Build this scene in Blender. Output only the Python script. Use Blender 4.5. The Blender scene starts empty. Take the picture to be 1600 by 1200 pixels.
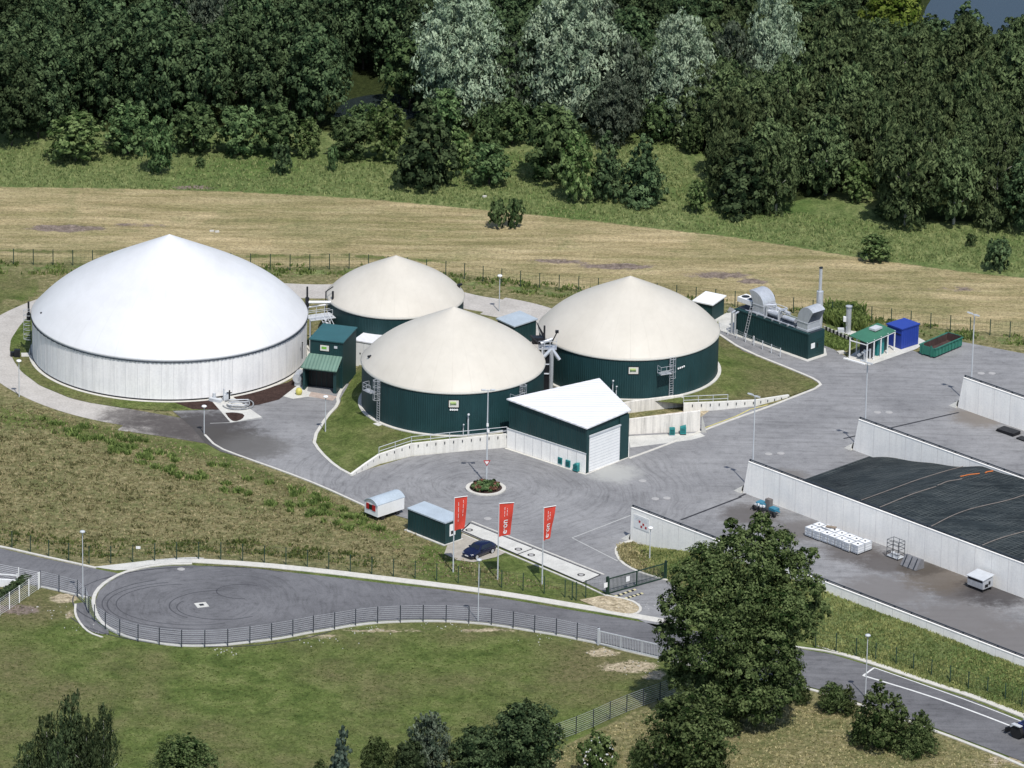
import bpy, math, random
import numpy as np
from mathutils import Vector, Matrix
from mathutils.geometry import tessellate_polygon
random.seed(7); RNG = np.random.default_rng(11)
C = bpy.context.scene.collection
SC = bpy.context.scene
rad = math.radians

# ---------------------------------------------------------------- camera, sky, sun
FPX, PITCH, ROLL, DIST = 9800.0, rad(20.5), rad(1.1), 760.0
CAM = Vector((0, -DIST*math.cos(PITCH), DIST*math.sin(PITCH)))
CF = Vector((0, math.cos(PITCH), -math.sin(PITCH)))
_u0 = Vector((0, math.sin(PITCH), math.cos(PITCH)))
CR = Vector((1, 0, 0))*math.cos(ROLL) + _u0*math.sin(ROLL)
CU = Vector((-1, 0, 0))*math.sin(ROLL) + _u0*math.cos(ROLL)
cd = bpy.data.cameras.new('camera'); cam = bpy.data.objects.new('camera', cd); C.objects.link(cam)
cam.matrix_world = Matrix(((CR.x, CU.x, -CF.x, CAM.x), (CR.y, CU.y, -CF.y, CAM.y), (CR.z, CU.z, -CF.z, CAM.z), (0, 0, 0, 1)))
cd.sensor_width = 36; cd.lens = 36*FPX/1600; cd.clip_start = 10; cd.clip_end = 5000
SC.camera = cam
SUN_EL, SUN_AZ = rad(58.5), rad(18)
SD = Vector((math.sin(SUN_AZ)*math.cos(SUN_EL), -math.cos(SUN_AZ)*math.cos(SUN_EL), math.sin(SUN_EL)))
w = bpy.data.worlds.new('World'); SC.world = w; w.use_nodes = True
nt = w.node_tree; bg = nt.nodes['Background']; sky = nt.nodes.new('ShaderNodeTexSky')
sky.sky_type = 'NISHITA'; sky.sun_disc = False; sky.sun_elevation = SUN_EL; sky.sun_rotation = math.atan2(SD.x, SD.y)
nt.links.new(sky.outputs[0], bg.inputs[0]); bg.inputs[1].default_value = 0.105
sl = bpy.data.lights.new('sun', 'SUN'); sl.energy = 3.25; sl.angle = rad(0.5); sl.color = (1, .97, .92)
so = bpy.data.objects.new('sun', sl); C.objects.link(so); so.rotation_euler = SD.to_track_quat('Z', 'Y').to_euler(); so.location = SD*300
SC.view_settings.view_transform = 'Standard'; SC.view_settings.look = 'None'; SC.view_settings.exposure = 0.4; SC.view_settings.gamma = 1
SC.cycles.max_bounces = 5; SC.cycles.diffuse_bounces = 3; SC.cycles.transparent_max_bounces = 6

# ---------------------------------------------------------------- survey helpers
def P(x, y, z=0.0):                       # a point of the photograph (1600x1200) laid onto height z
    d = CF*FPX + CR*(x-800) - CU*(y-600)
    return CAM + d*((z-CAM.z)/d.z)
def PIX(p):
    d = Vector(p)-CAM; k = FPX/d.dot(CF)
    return 800+d.dot(CR)*k, 600-d.dot(CU)*k
def HZ(x, y, ytop):                       # height of a thing whose base is at (x, y) and top at row ytop
    b = P(x, y); z = 1.0
    for _ in range(6):
        yy = PIX((b.x, b.y, z))[1]; z *= (y-ytop)/max(.01, (y-yy))
    return z
def pixnp(X, Y, Z=0.0):
    dx, dy, dz = X-CAM.x, Y-CAM.y, Z-CAM.z
    dep = dx*CF.x+dy*CF.y+dz*CF.z
    return 800+FPX*(dx*CR.x+dy*CR.y+dz*CR.z)/dep, 600-FPX*(dx*CU.x+dy*CU.y+dz*CU.z)/dep
def resample(pts, step):
    out = [pts[0]]
    for a, b in zip(pts, pts[1:]):
        n = max(1, int((b-a).length/step))
        for i in range(1, n+1): out.append(a.lerp(b, i/n))
    return out
def smooth(pts, it=2):                    # Chaikin
    for _ in range(it):
        q = [pts[0]]
        for a, b in zip(pts, pts[1:]): q += [a.lerp(b, .25), a.lerp(b, .75)]
        pts = q+[pts[-1]]
    return pts
def even(pts, step):                      # points at even distances along a path
    L = [0]
    for a, b in zip(pts, pts[1:]): L.append(L[-1]+(b-a).length)
    n = max(1, round(L[-1]/step)); out = []; j = 0
    for i in range(n+1):
        s = L[-1]*i/n
        while j < len(pts)-2 and L[j+1] < s: j += 1
        t = (s-L[j])/max(1e-6, L[j+1]-L[j]); out.append(pts[j].lerp(pts[j+1], min(1, t)))
    return out

# ---------------------------------------------------------------- materials
class NT:
    def __init__(s, name):
        s.m = bpy.data.materials.new(name); s.m.use_nodes = True; s.t = s.m.node_tree; s.p = s.t.nodes['Principled BSDF']; s.cache = {}
    def n(s, k, **kw):
        x = s.t.nodes.new('ShaderNode'+k)
        for a, b in kw.items(): setattr(x, a, b)
        return x
    def put(s, sock, v):
        if isinstance(v, bpy.types.NodeSocket): s.t.links.new(v, sock)
        elif v is not None:
            if hasattr(sock.default_value, '__len__') and not hasattr(v, '__len__'): v = (v, v, v)
            if hasattr(v, '__len__') and len(v) == 3 and len(sock.default_value) == 4: v = (*v, 1)
            sock.default_value = v
    def pos(s, kind='geo'):
        if kind not in s.cache:
            s.cache[kind] = s.n('NewGeometry').outputs['Position'] if kind == 'geo' else s.n('TexCoord').outputs['Object']
        return s.cache[kind]
    def mapv(s, v, scale=(1, 1, 1), rot=(0, 0, 0), loc=(0, 0, 0)):
        x = s.n('Mapping'); s.put(x.inputs[0], v); x.inputs['Scale'].default_value = scale; x.inputs['Rotation'].default_value = rot; x.inputs['Location'].default_value = loc
        return x.outputs[0]
    def noise(s, scale, detail=4, rough=.6, v=None, dist=0):
        x = s.n('TexNoise'); s.put(x.inputs['Vector'], v or s.pos()); x.inputs['Scale'].default_value = scale
        x.inputs['Detail'].default_value = detail; x.inputs['Roughness'].default_value = rough; x.inputs['Distortion'].default_value = dist
        return x.outputs['Fac']
    def ramp(s, f, stops):
        x = s.n('ValToRGB'); s.put(x.inputs[0], f); e = x.color_ramp.elements
        while len(e) < len(stops): e.new(.5)
        for i, (p, c) in enumerate(stops):
            e[i].position = p; e[i].color = (*c, 1) if hasattr(c, '__len__') else (c, c, c, 1)
        return x.outputs[0]
    def mix(s, f, a, b, mode='MIX'):
        x = s.n('Mix', data_type='RGBA', blend_type=mode); s.put(x.inputs[0], f); s.put(x.inputs[6], a); s.put(x.inputs[7], b)
        return x.outputs[2]
    def math(s, op, a, b=0.0, c=0.0):
        x = s.n('Math', operation=op); s.put(x.inputs[0], a); s.put(x.inputs[1], b); s.put(x.inputs[2], c)
        return x.outputs[0]
    def step(s, f, lo, hi):
        x = s.n('MapRange', interpolation_type='SMOOTHSTEP'); s.put(x.inputs[0], f); x.inputs[1].default_value = lo; x.inputs[2].default_value = hi
        return x.outputs[0]
    def bump(s, h, strength, dist=.1):
        x = s.n('Bump'); s.put(x.inputs['Height'], h); x.inputs['Strength'].default_value = strength; x.inputs['Distance'].default_value = dist
        s.t.links.new(x.outputs[0], s.p.inputs['Normal'])
    def done(s, col, rough=.8, metal=0, spec=.3):
        s.put(s.p.inputs['Base Color'], col); s.put(s.p.inputs['Roughness'], rough); s.p.inputs['Metallic'].default_value = metal
        s.p.inputs['Specular IOR Level'].default_value = spec
        return s.m
def paint(name, col, var=.12, sc=.8, rough=.5, metal=0, fine=6, stretch=(1, 1, .35), kind='geo', bump=0, spec=.35):
    t = NT(name); v = t.mapv(t.pos(kind), stretch)
    a = t.noise(sc, 5, .65, v); b = t.noise(fine, 3, .6, v)
    lo = tuple(c*(1-var*2) for c in col); hi = tuple(min(1, c*(1+var*.8)) for c in col)
    c = t.mix(.5, t.ramp(a, [(.3, lo), (.62, hi)]), t.ramp(b, [(.3, lo), (.7, hi)]))
    if bump: t.bump(b, bump, .03)
    return t.done(c, rough, metal, spec)
def membrane(name, col, seams=28):
    t = NT(name); s = t.n('SeparateXYZ'); t.put(s.inputs[0], t.pos('obj')); an = t.math('MULTIPLY', t.math('ARCTAN2', s.outputs[1], s.outputs[0]), seams/2)
    line = t.step(t.math('ABSOLUTE', t.math('SINE', an)), 0.0, .10)
    c = t.mix(1, col, t.ramp(line, [(0, .955), (1, 1.0)]), 'MULTIPLY')
    c = t.mix(1, c, t.ramp(t.noise(.16, 5, .65), [(.3, (.93, .925, .915)), (.65, (1.03, 1.03, 1.03))]), 'MULTIPLY')
    c = t.mix(1, c, t.ramp(t.noise(1.1, 5, .7, t.mapv(t.pos(), (1, .25, 1))), [(.3, .965), (.7, 1.02)]), 'MULTIPLY')
    c = t.mix(t.math('MULTIPLY', t.step(t.noise(3.5, 4, .8), .66, .8), .35), c, (.42, .40, .34))
    t.bump(line, .25, .05); return t.done(c, .5, 0, .3)
MAT = {}
def corrugated(name, col, pitch=.3, axis='polar', centre=None, depth=.04, var=.2):
    t = NT(name); pos = t.pos(); s = t.n('SeparateXYZ'); t.put(s.inputs[0], t.mapv(t.pos('obj')))
    if axis == 'polar':
        u = t.math('MULTIPLY', t.math('ARCTAN2', s.outputs[1], s.outputs[0]), 11.0)
    elif axis == 'x': u = s.outputs[0]
    else: u = t.math('ADD', s.outputs[0], s.outputs[1])
    wv = t.math('SINE', t.math('MULTIPLY', u, 2*math.pi/pitch))
    cv = t.n('CombineXYZ'); t.put(cv.inputs[0], u); t.put(cv.inputs[2], t.math('MULTIPLY', s.outputs[2], .18))
    sheet = t.noise(.9, 3, .7, cv.outputs[0])
    a = t.noise(.5, 5, .65)
    k = t.mix(.55, t.ramp(sheet, [(.3, 1-var*1.6), (.7, 1+var)]), t.ramp(a, [(.3, 1-var), (.7, 1+var*.8)]))
    t.bump(wv, .5, depth)
    return t.done(t.mix(1, k, col, 'MULTIPLY'), .55, 0, .3)
def concrete(name, col, streak=.35, panel=1.2, seam=.6):
    t = NT(name); v = t.mapv(t.pos(), (1, 1, .06)); s = t.noise(1.7, 5, .7, v); a = t.noise(.35, 5, .7); f = t.noise(5, 4, .6)
    c = t.mix(1, col, t.ramp(s, [(.28, 1-streak), (.52, 1.0), (.8, 1.04)]), 'MULTIPLY')
    c = t.mix(1, c, t.ramp(a, [(.3, (.93, .93, .93)), (.6, (1.03, 1.02, 1.0))]), 'MULTIPLY')
    c = t.mix(1, c, t.ramp(f, [(.3, .94), (.7, 1.05)]), 'MULTIPLY')
    return t.done(c, .85, 0, .2)
def zone(t, k):
    big = t.noise(.045, 4, .6); mid = t.noise(.35, 5, .65, dist=.4); cl = t.noise(1.3, 4, .7); fine = t.noise(4.5, 3, .75)
    if k == 'hay':
        v = t.mapv(t.pos(), (.16, 1.0, 1), (0, 0, rad(-8))); st = t.noise(.42, 7, .7, v)
        c = t.ramp(st, [(.3, (.20, .18, .085)), (.44, (.34, .28, .15)), (.56, (.45, .365, .21)), (.74, (.60, .49, .30))])
        c = t.mix(t.math('MULTIPLY', t.step(big, .46, .66), .7), c, t.ramp(mid, [(.3, (.15, .16, .065)), (.7, (.36, .31, .16))]))
        bd = t.noise(.5, 5, .7, t.mapv(t.pos(), (.06, .55, 1), (0, 0, rad(-7))))
        c = t.mix(1, c, t.ramp(bd, [(.35, (.72, .78, .66)), (.5, (.95, .96, .94)), (.68, (1.10, 1.07, 1.05))]), 'MULTIPLY')
        c = t.mix(t.math('MULTIPLY', t.step(t.noise(.11, 7, .8, dist=1.0), .5, .66), .6), c, t.ramp(cl, [(.3, (.14, .155, .065)), (.7, (.30, .29, .14))]))
    elif k == 'rough':
        v = t.mapv(t.pos(), (1, .35, 1)); st = t.noise(.9, 6, .7, v)
        c = t.ramp(st, [(.28, (.065, .095, .03)), (.48, (.15, .19, .07)), (.72, (.29, .31, .135))])
        c = t.mix(t.step(big, .45, .65), c, t.ramp(mid, [(.3, (.06, .11, .03)), (.7, (.16, .22, .07))]))
    elif k == 'lawn':
        c = t.ramp(mid, [(.3, (.062, .094, .024)), (.5, (.118, .155, .044)), (.7, (.19, .21, .078))])
        c = t.mix(t.step(big, .42, .66), c, t.ramp(cl, [(.3, (.095, .10, .04)), (.7, (.215, .19, .095))]))
    elif k == 'bank':
        c = t.ramp(cl, [(.28, (.085, .10, .038)), (.46, (.195, .18, .085)), (.6, (.28, .245, .13)), (.75, (.43, .365, .215))])
        c = t.mix(t.math('MULTIPLY', t.step(t.noise(.16, 6, .75), .44, .62), .75), c, t.ramp(cl, [(.3, (.075, .095, .034)), (.7, (.21, .215, .09))]))
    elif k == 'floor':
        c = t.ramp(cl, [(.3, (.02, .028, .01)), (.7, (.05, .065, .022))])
    elif k == 'sand':
        c = t.ramp(cl, [(.3, (.25, .2, .12)), (.6, (.52, .44, .31))])
    elif k == 'dirt':
        c = t.ramp(cl, [(.3, (.12, .095, .08)), (.55, (.25, .20, .165)), (.75, (.38, .31, .245))])
    c = t.mix(1, c, t.ramp(t.noise(2.0, 3, .8, dist=.5), [(.3, .62), (.5, 1.0), (.72, 1.32)]), 'MULTIPLY')
    g = t.mix(1, c, t.ramp(fine, [(.3, .68), (.5, .98), (.72, 1.3)]), 'MULTIPLY')
    return g
def grassmat(name, k, bump=.9):
    t = NT(name); c = zone(t, k); t.bump(t.noise(2.6, 5, .75), bump, .35); return t.done(c, .95, 0, .05)
def groundmat():
    t = NT('open ground'); a = t.n('Attribute', attribute_name='zone_a'); b = t.n('Attribute', attribute_name='zone_b')
    sa = t.n('SeparateXYZ'); t.put(sa.inputs[0], a.outputs['Vector']); sb = t.n('SeparateXYZ'); t.put(sb.inputs[0], b.outputs['Vector'])
    e = t.math('MULTIPLY', t.math('SUBTRACT', t.noise(.5, 6, .75), .5), 1.3)
    c = zone(t, 'bank')
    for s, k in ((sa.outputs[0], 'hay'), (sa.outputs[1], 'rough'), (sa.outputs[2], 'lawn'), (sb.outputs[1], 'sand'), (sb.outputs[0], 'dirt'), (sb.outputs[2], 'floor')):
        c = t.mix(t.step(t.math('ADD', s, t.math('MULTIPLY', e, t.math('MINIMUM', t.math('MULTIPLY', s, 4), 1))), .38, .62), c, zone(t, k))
    t.bump(t.noise(2.6, 5, .75), .9, .35)
    return t.done(c, .95, 0, .05)
def asphalt(name, lo, hi, centre, rmax, streak_rot=0, ringk=1.0, crack=True, stainpts=()):
    t = NT(name); pos = t.pos()
    d = t.n('VectorMath', operation='SUBTRACT'); t.put(d.inputs[0], pos); d.inputs[1].default_value = centre
    s = t.n('SeparateXYZ'); t.put(s.inputs[0], d.outputs[0])
    r = t.math('SQRT', t.math('ADD', t.math('MULTIPLY', s.outputs[0], s.outputs[0]), t.math('MULTIPLY', s.outputs[1], s.outputs[1])))
    an = t.math('ARCTAN2', s.outputs[1], s.outputs[0])
    wob = t.math('MULTIPLY', t.math('SUBTRACT', t.noise(.09, 2, .5), .5), 5.0)
    cv = t.n('CombineXYZ'); t.put(cv.inputs[0], t.math('ADD', r, wob)); t.put(cv.inputs[1], t.math('MULTIPLY', an, .9))
    ring = t.noise(2.1, 4, .75, cv.outputs[0])
    st = t.noise(1.2, 5, .72, t.mapv(pos, (.09, 1, 1), (0, 0, streak_rot)))
    far = t.step(r, rmax*.7, rmax*1.3)
    sk = t.mix(far, t.ramp(ring, [(.3, 1-.38*ringk), (.5, 1.0), (.8, 1.13)]), t.ramp(st, [(.3, .74), (.5, 1.0), (.8, 1.14)]))
    base = t.ramp(t.noise(.1, 5, .65), [(.32, lo), (.66, hi)])
    c = t.mix(1, base, sk, 'MULTIPLY')
    c = t.mix(1, c, t.ramp(t.noise(7, 3, .8), [(.28, .82), (.72, 1.17)]), 'MULTIPLY')
    c = t.mix(1, c, t.ramp(t.noise(.8, 5, .75), [(.25, .72), (.45, 1.0), (.8, 1.08)]), 'MULTIPLY')
    for (sx, sy, sr, sk2) in stainpts:
        q = P(sx, sy); dd = t.n('VectorMath', operation='DISTANCE'); t.put(dd.inputs[0], pos); dd.inputs[1].default_value = q
        f = t.step(t.math('ADD', dd.outputs['Value'], t.math('MULTIPLY', t.noise(.5, 6, .8), sr*1.5)), sr*1.9, sr*1.2)
        c = t.mix(t.math('MULTIPLY', f, .85), c, sk2)
    t.bump(t.noise(9, 3, .7), .25, .03)
    return t.done(c, .9, 0, .15)
def leafmat(name, lo, hi, trans=.28):
    t = NT(name); a = t.n('Attribute', attribute_name='tint'); oi = t.n('ObjectInfo')
    c = t.ramp(a.outputs['Fac'], [(0, lo), (1, hi)])
    hs = t.n('HueSaturation'); t.put(hs.inputs['Color'], c); t.put(hs.inputs['Hue'], t.math('ADD', t.math('MULTIPLY', oi.outputs['Random'], .018), .493))
    t.put(hs.inputs['Value'], t.math('ADD', t.math('MULTIPLY', oi.outputs['Random'], .62), .70))
    t.put(hs.inputs['Saturation'], .98)
    o = t.t.nodes['Material Output']; tr = t.n('BsdfTranslucent'); df = t.n('BsdfDiffuse'); mx = t.n('MixShader'); mx.inputs[0].default_value = trans
    t.put(hs.inputs['Fac'], 1.0)
    t.put(df.inputs[0], hs.outputs[0]); t.put(tr.inputs[0], hs.outputs[0]); t.t.links.new(df.outputs[0], mx.inputs[1]); t.t.links.new(tr.outputs[0], mx.inputs[2])
    t.t.links.new(mx.outputs[0], o.inputs[0]); t.t.nodes.remove(t.p)
    return t.m

# ---------------------------------------------------------------- mesh builder
def newobj(name, me, mat, parent=None, smooth=False):
    o = bpy.data.objects.new(name, me); C.objects.link(o)
    if mat: me.materials.append(mat)
    if smooth: me.polygons.foreach_set('use_smooth', [True]*len(me.polygons))
    if parent: o.parent = parent
    return o
FR = {}
class MB:
    def __init__(s): s.v = []; s.f = []
    def add(s, vs, fs):
        b = len(s.v); s.v += [Vector(v) for v in vs]; s.f += [tuple(b+i for i in f) for f in fs]; return s
    def box(s, c, d, rz=0, tilt=None):
        x, y, z = d[0]/2, d[1]/2, d[2]/2; M = Matrix.Rotation(rz, 3, 'Z')
        if tilt: M = M @ Matrix.Rotation(tilt[0], 3, 'X') @ Matrix.Rotation(tilt[1], 3, 'Y')
        c = Vector(c)
        vs = [c + M @ Vector(p) for p in ((-x,-y,-z),(x,-y,-z),(x,y,-z),(-x,y,-z),(-x,-y,z),(x,-y,z),(x,y,z),(-x,y,z))]
        return s.add(vs, [(0,3,2,1),(4,5,6,7),(0,1,5,4),(1,2,6,5),(2,3,7,6),(3,0,4,7)])
    def bx(s, x0, x1, y0, y1, z0, z1): return s.box(((x0+x1)/2, (y0+y1)/2, (z0+z1)/2), (x1-x0, y1-y0, z1-z0))
    def prism(s, poly, z0, z1):
        n = len(poly); P3 = [Vector((p[0], p[1], 0)) for p in poly]
        zz0 = z0 if hasattr(z0, '__len__') else [z0]*n; zz1 = z1 if hasattr(z1, '__len__') else [z1]*n
        vs = [(p.x, p.y, a) for p, a in zip(P3, zz0)] + [(p.x, p.y, a) for p, a in zip(P3, zz1)]
        T = tessellate_polygon([P3])
        fs = [tuple(i+n for i in t) for t in T] + [tuple(reversed(t)) for t in T] + [(i, (i+1) % n, (i+1) % n+n, i+n) for i in range(n)]
        return s.add(vs, fs)
    def sheet(s, poly, z=0):
        P3 = [Vector((p[0], p[1], 0)) for p in poly]; T = tessellate_polygon([P3]); out = []
        for t in T:
            a, b, c = (P3[i] for i in t); out.append(t if (b-a).cross(c-a).z > 0 else tuple(reversed(t)))
        return s.add([(p.x, p.y, z) for p in P3], out)
    def tube(s, a, b, r, n=8, r2=None, caps=True):
        a, b = Vector(a), Vector(b); d = (b-a).normalized(); u = d.orthogonal().normalized(); v = d.cross(u); r2 = r if r2 is None else r2
        vs = [a+(u*math.cos(2*math.pi*i/n)+v*math.sin(2*math.pi*i/n))*r for i in range(n)] + [b+(u*math.cos(2*math.pi*i/n)+v*math.sin(2*math.pi*i/n))*r2 for i in range(n)]
        fs = [(i, (i+1) % n, (i+1) % n+n, i+n) for i in range(n)]
        if caps: fs += [tuple(range(n-1, -1, -1)), tuple(range(n, 2*n))]
        return s.add(vs, fs)
    def path(s, pts, r, n=6):
        for a, b in zip(pts, pts[1:]): s.tube(a, b, r, n)
        return s
    def lathe(s, prof, c=(0, 0, 0), n=64, a0=0, a1=2*math.pi):
        c = Vector(c); full = abs(a1-a0-2*math.pi) < 1e-6; m = n if full else n+1
        vs = [c+Vector((r*math.cos(a0+(a1-a0)*i/n), r*math.sin(a0+(a1-a0)*i/n), z)) for r, z in prof for i in range(m)]
        fs = [(k*m+i, k*m+(i+1) % m, (k+1)*m+(i+1) % m, (k+1)*m+i) for k in range(len(prof)-1) for i in range(n)]
        return s.add(vs, fs)
    def strip(s, pts, wd, z0, z1, off=0):            # kerb-like band along a path (left side = +off)
        n = len(pts); L = []; R = []
        for i, p in enumerate(pts):
            t = (pts[min(i+1, n-1)]-pts[max(i-1, 0)]); t.z = 0; t.normalize(); q = Vector((-t.y, t.x, 0))
            L.append(p+q*(off+wd/2)); R.append(p+q*(off-wd/2))
        vs = []
        for l, r in zip(L, R): vs += [(l.x, l.y, z0), (l.x, l.y, z1), (r.x, r.y, z1), (r.x, r.y, z0)]
        fs = []
        for i in range(n-1):
            a, b = 4*i, 4*i+4
            fs += [(a+1, a+2, b+2, b+1), (a, a+1, b+1, b), (a+2, a+3, b+3, b+2)]
        fs += [(0, 3, 2, 1), (4*n-4, 4*n-3, 4*n-2, 4*n-1)]
        return s.add(vs, fs)
    def wall(s, pts, thick, z0s, z1s):               # upright wall along a path with its own foot and top heights
        n = len(pts); vs = []
        for i, p in enumerate(pts):
            t = (pts[min(i+1, n-1)]-pts[max(i-1, 0)]); t.z = 0; t.normalize(); q = Vector((-t.y, t.x, 0))*thick/2
            vs += [(p.x-q.x, p.y-q.y, z0s[i]), (p.x-q.x, p.y-q.y, z1s[i]), (p.x+q.x, p.y+q.y, z1s[i]), (p.x+q.x, p.y+q.y, z0s[i])]
        fs = [(0, 1, 2, 3), (4*n-4, 4*n-1, 4*n-2, 4*n-3)]
        for i in range(n-1):
            a, b = 4*i, 4*i+4; fs += [(a, b, b+1, a+1), (a+1, b+1, b+2, a+2), (a+2, b+2, b+3, a+3)]
        return s.add(vs, fs)
    def build(s, name, mat, parent=None, world=False, smooth=False):
        vs = s.v
        if world and parent is not None:
            top = parent
            inv = FR[top.name].inverted() if top.name in FR else FR[top.parent.name].inverted()
            vs = [inv @ v for v in vs]
        me = bpy.data.meshes.new(name); me.from_pydata([tuple(v) for v in vs], [], s.f); me.update()
        return newobj(name, me, mat, parent, smooth)
def multi(name, pairs, parent, world=False):
    m = MB(); ix = []
    for k, (q, mt) in enumerate(pairs): m.add(q.v, q.f); ix += [k]*len(q.f)
    o = m.build(name, pairs[0][1], parent, world=world)
    for q, mt in pairs[1:]: o.data.materials.append(mt)
    o.data.polygons.foreach_set('material_index', ix); return o
def thing(name, label, cat, loc=(0, 0, 0), rz=0, group=None):
    o = bpy.data.objects.new(name, None); C.objects.link(o); o.empty_display_size = .5
    o.location = loc; o.rotation_euler = (0, 0, rz); o['label'] = label; o['category'] = cat
    if group: o['group'] = group
    FR[o.name] = Matrix.Translation(Vector(loc)) @ Matrix.Rotation(rz, 4, 'Z')
    return o
def tag(o, label, cat, group=None):
    o['label'] = label; o['category'] = cat
    if group: o['group'] = group
    return o
def struct(o): o['kind'] = 'structure'; return o
def stuff(o, label, cat): o['kind'] = 'stuff'; o['label'] = label; o['category'] = cat; return o
def copy_tree(o, loc=None, rz=None, label=None, scale=None):
    def cp(a, par):
        c = a.copy(); C.objects.link(c); c.parent = par
        for ch in kids.get(a.name, ()): cp(ch, c)
        return c
    kids = {}
    def walk(a):
        kids[a.name] = list(a.children)
        for ch in a.children: walk(ch)
    walk(o); r = cp(o, None)
    if loc is not None: r.location = loc
    if rz is not None: r.rotation_euler = (0, 0, rz)
    if label: r['label'] = label
    if scale is not None: r.scale = scale if hasattr(scale, '__len__') else (scale,)*3
    return r
def PP(pts, z=0): return [P(x, y, z) for x, y in pts]
# ---------------------------------------------------------------- material set
ISL = P(759, 764); TURN = P(330, 945)
DIRY = (P(1590, 940)-P(1158, 777)).normalized(); ANG = math.atan2(DIRY.y, DIRY.x)   # run of the silage walls
m_ground = groundmat()
m_lawn = grassmat('mown lawn', 'lawn'); m_bank = grassmat('weedy bank', 'rough', 1.0); m_hay = grassmat('dry grass', 'bank')
m_yard = asphalt('worn yard asphalt', (.182, .181, .184), (.262, .260, .261), ISL, 26, rad(-38), ringk=.8,
    stainpts=((315, 668, 7, (.045, .04, .04)), (350, 690, 6, (.07, .065, .06)), (250, 660, 4, (.06, .055, .05)), (400, 700, 5, (.12, .115, .11)), (1330, 862, 4, (.10, .09, .085)), (1385, 880, 4, (.09, .08, .075)), (1500, 925, 4, (.09, .08, .075)), (1250, 830, 4, (.13, .12, .115)), (1500, 970, 7, (.15, .14, .135)), (1380, 925, 6, (.16, .15, .145)), (1590, 1000, 6, (.15, .14, .135)), (1530, 652, 4, (.17, .15, .13)), (1230, 745, 3, (.15, .14, .13)), (1470, 905, 5, (.12, .10, .08)), (1560, 925, 5, (.05, .045, .045)), (1440, 888, 3, (.07, .06, .05)), (1170, 805, 4, (.1, .09, .085)), (960, 740, 3.5, (.36, .36, .34))))
m_road = asphalt('dark road asphalt', (.108, .107, .113), (.158, .157, .163), TURN, 24, rad(-12), ringk=.75)
def gravelmat():
    t = NT('crushed gravel'); c = t.mix(.5, t.ramp(t.noise(.3, 6, .7), [(.3, (.30, .28, .25)), (.65, (.50, .47, .43))]), t.ramp(t.noise(4, 4, .75), [(.3, (.27, .25, .23)), (.7, (.56, .53, .49))]))
    for (sx, sy, sr) in ((255, 660, 7), (300, 672, 9), (205, 652, 5), (330, 680, 7)):
        dd = t.n('VectorMath', operation='DISTANCE'); t.put(dd.inputs[0], t.pos()); dd.inputs[1].default_value = P(sx, sy)
        f = t.step(t.math('ADD', dd.outputs['Value'], t.math('MULTIPLY', t.noise(.45, 6, .8), sr*1.8)), sr*2.0, sr*1.2); c = t.mix(t.math('MULTIPLY', f, .7), c, (.07, .062, .06))
    t.bump(t.noise(5, 3, .7), .4, .04); return t.done(c, .95, 0, .08)
m_gravel = gravelmat()
m_kerb = paint('pale kerb concrete', (.56, .54, .49), .12, 1.2, .9, stretch=(1, 1, 1), spec=.1)
m_slab = paint('pale slab concrete', (.55, .54, .50), .14, .6, .9, stretch=(1, 1, 1), spec=.1)
m_mulch = paint('brown bark mulch', (.055, .035, .03), .3, 1.5, .95, stretch=(1, 1, 1), bump=.5, spec=.05)
m_sand = grassmat('bare sandy soil', 'sand', .6)
m_tankconc = concrete('tank concrete', (.78, .775, .775), .2)
m_wallconc = concrete('precast concrete', (.93, .91, .87), .10)
m_yardconc = concrete('grey yard concrete', (.70, .685, .64), .2)
m_oldconc = concrete('stained concrete', (.72, .69, .64), .45)
m_white = membrane('white membrane', (.615, .62, .63), 36)
m_cream = membrane('cream membrane', (.545, .51, .445))
m_rim = paint('pale rim', (.66, .64, .58), .05, 1, .5)
m_green = corrugated('dark green cladding', (.013, .046, .050), .28)
m_greenflat = corrugated('dark green sheeting', (.012, .044, .046), .25, 'flat')
m_greenplain = paint('green coated steel', (.013, .046, .048), .15, .5, .5)
m_teal = paint('teal roof sheet', (.03, .105, .112), .12, .5, .45)
m_mint = corrugated('pale green roof sheet', (.13, .215, .17), .42, 'x', depth=.09)
m_bluegrey = paint('pale blue roof', (.40, .46, .51), .12, .5, .45)
m_roofwhite = corrugated('white roof sheet', (.70, .70, .715), 1.0, 'flat', depth=.05, var=.05)
m_galv = paint('galvanised steel', (.55, .57, .60), .12, 1.2, .42, .4)
m_steel = paint('stainless steel', (.62, .64, .67), .1, 1, .34, .5)
m_galvp = paint('painted grey steel', (.50, .52, .54), .08, 1, .5)
m_darkpost = paint('dark fence steel', (.022, .030, .042), .2, 1, .5)
m_greenpost = paint('green fence steel', (.018, .045, .03), .2, 1, .6)
m_black = paint('black plastic', (.012, .013, .016), .2, 1, .5)
m_whitep = paint('white paint', (.78, .78, .77), .05, 1, .45)
m_red = paint('red flag cloth', (.56, .055, .035), .12, .6, .7)
m_redp = paint('red paint', (.42, .02, .02), .1, 1, .5)
m_blue = paint('blue container paint', (.025, .055, .30), .08, .8, .45)
m_skip = paint('green skip paint', (.035, .17, .125), .2, .8, .55)
m_rust = paint('rusty inside', (.075, .045, .04), .3, .8, .9)
m_navy = paint('navy car paint', (.006, .009, .035), .05, 1, .16, spec=.6, kind='obj')
m_glass = paint('dark glass', (.012, .016, .022), .05, 1, .08, spec=.7, kind='obj')
m_rubber = paint('tyre rubber', (.015, .015, .016), .1, 1, .8)
m_tealbox = paint('teal cabinet', (.02, .20, .20), .1, 1, .5)
m_tarp = None
m_mark = paint('white road marking', (.68, .68, .66), .12, 2, .8, stretch=(1, 1, 1))
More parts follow.
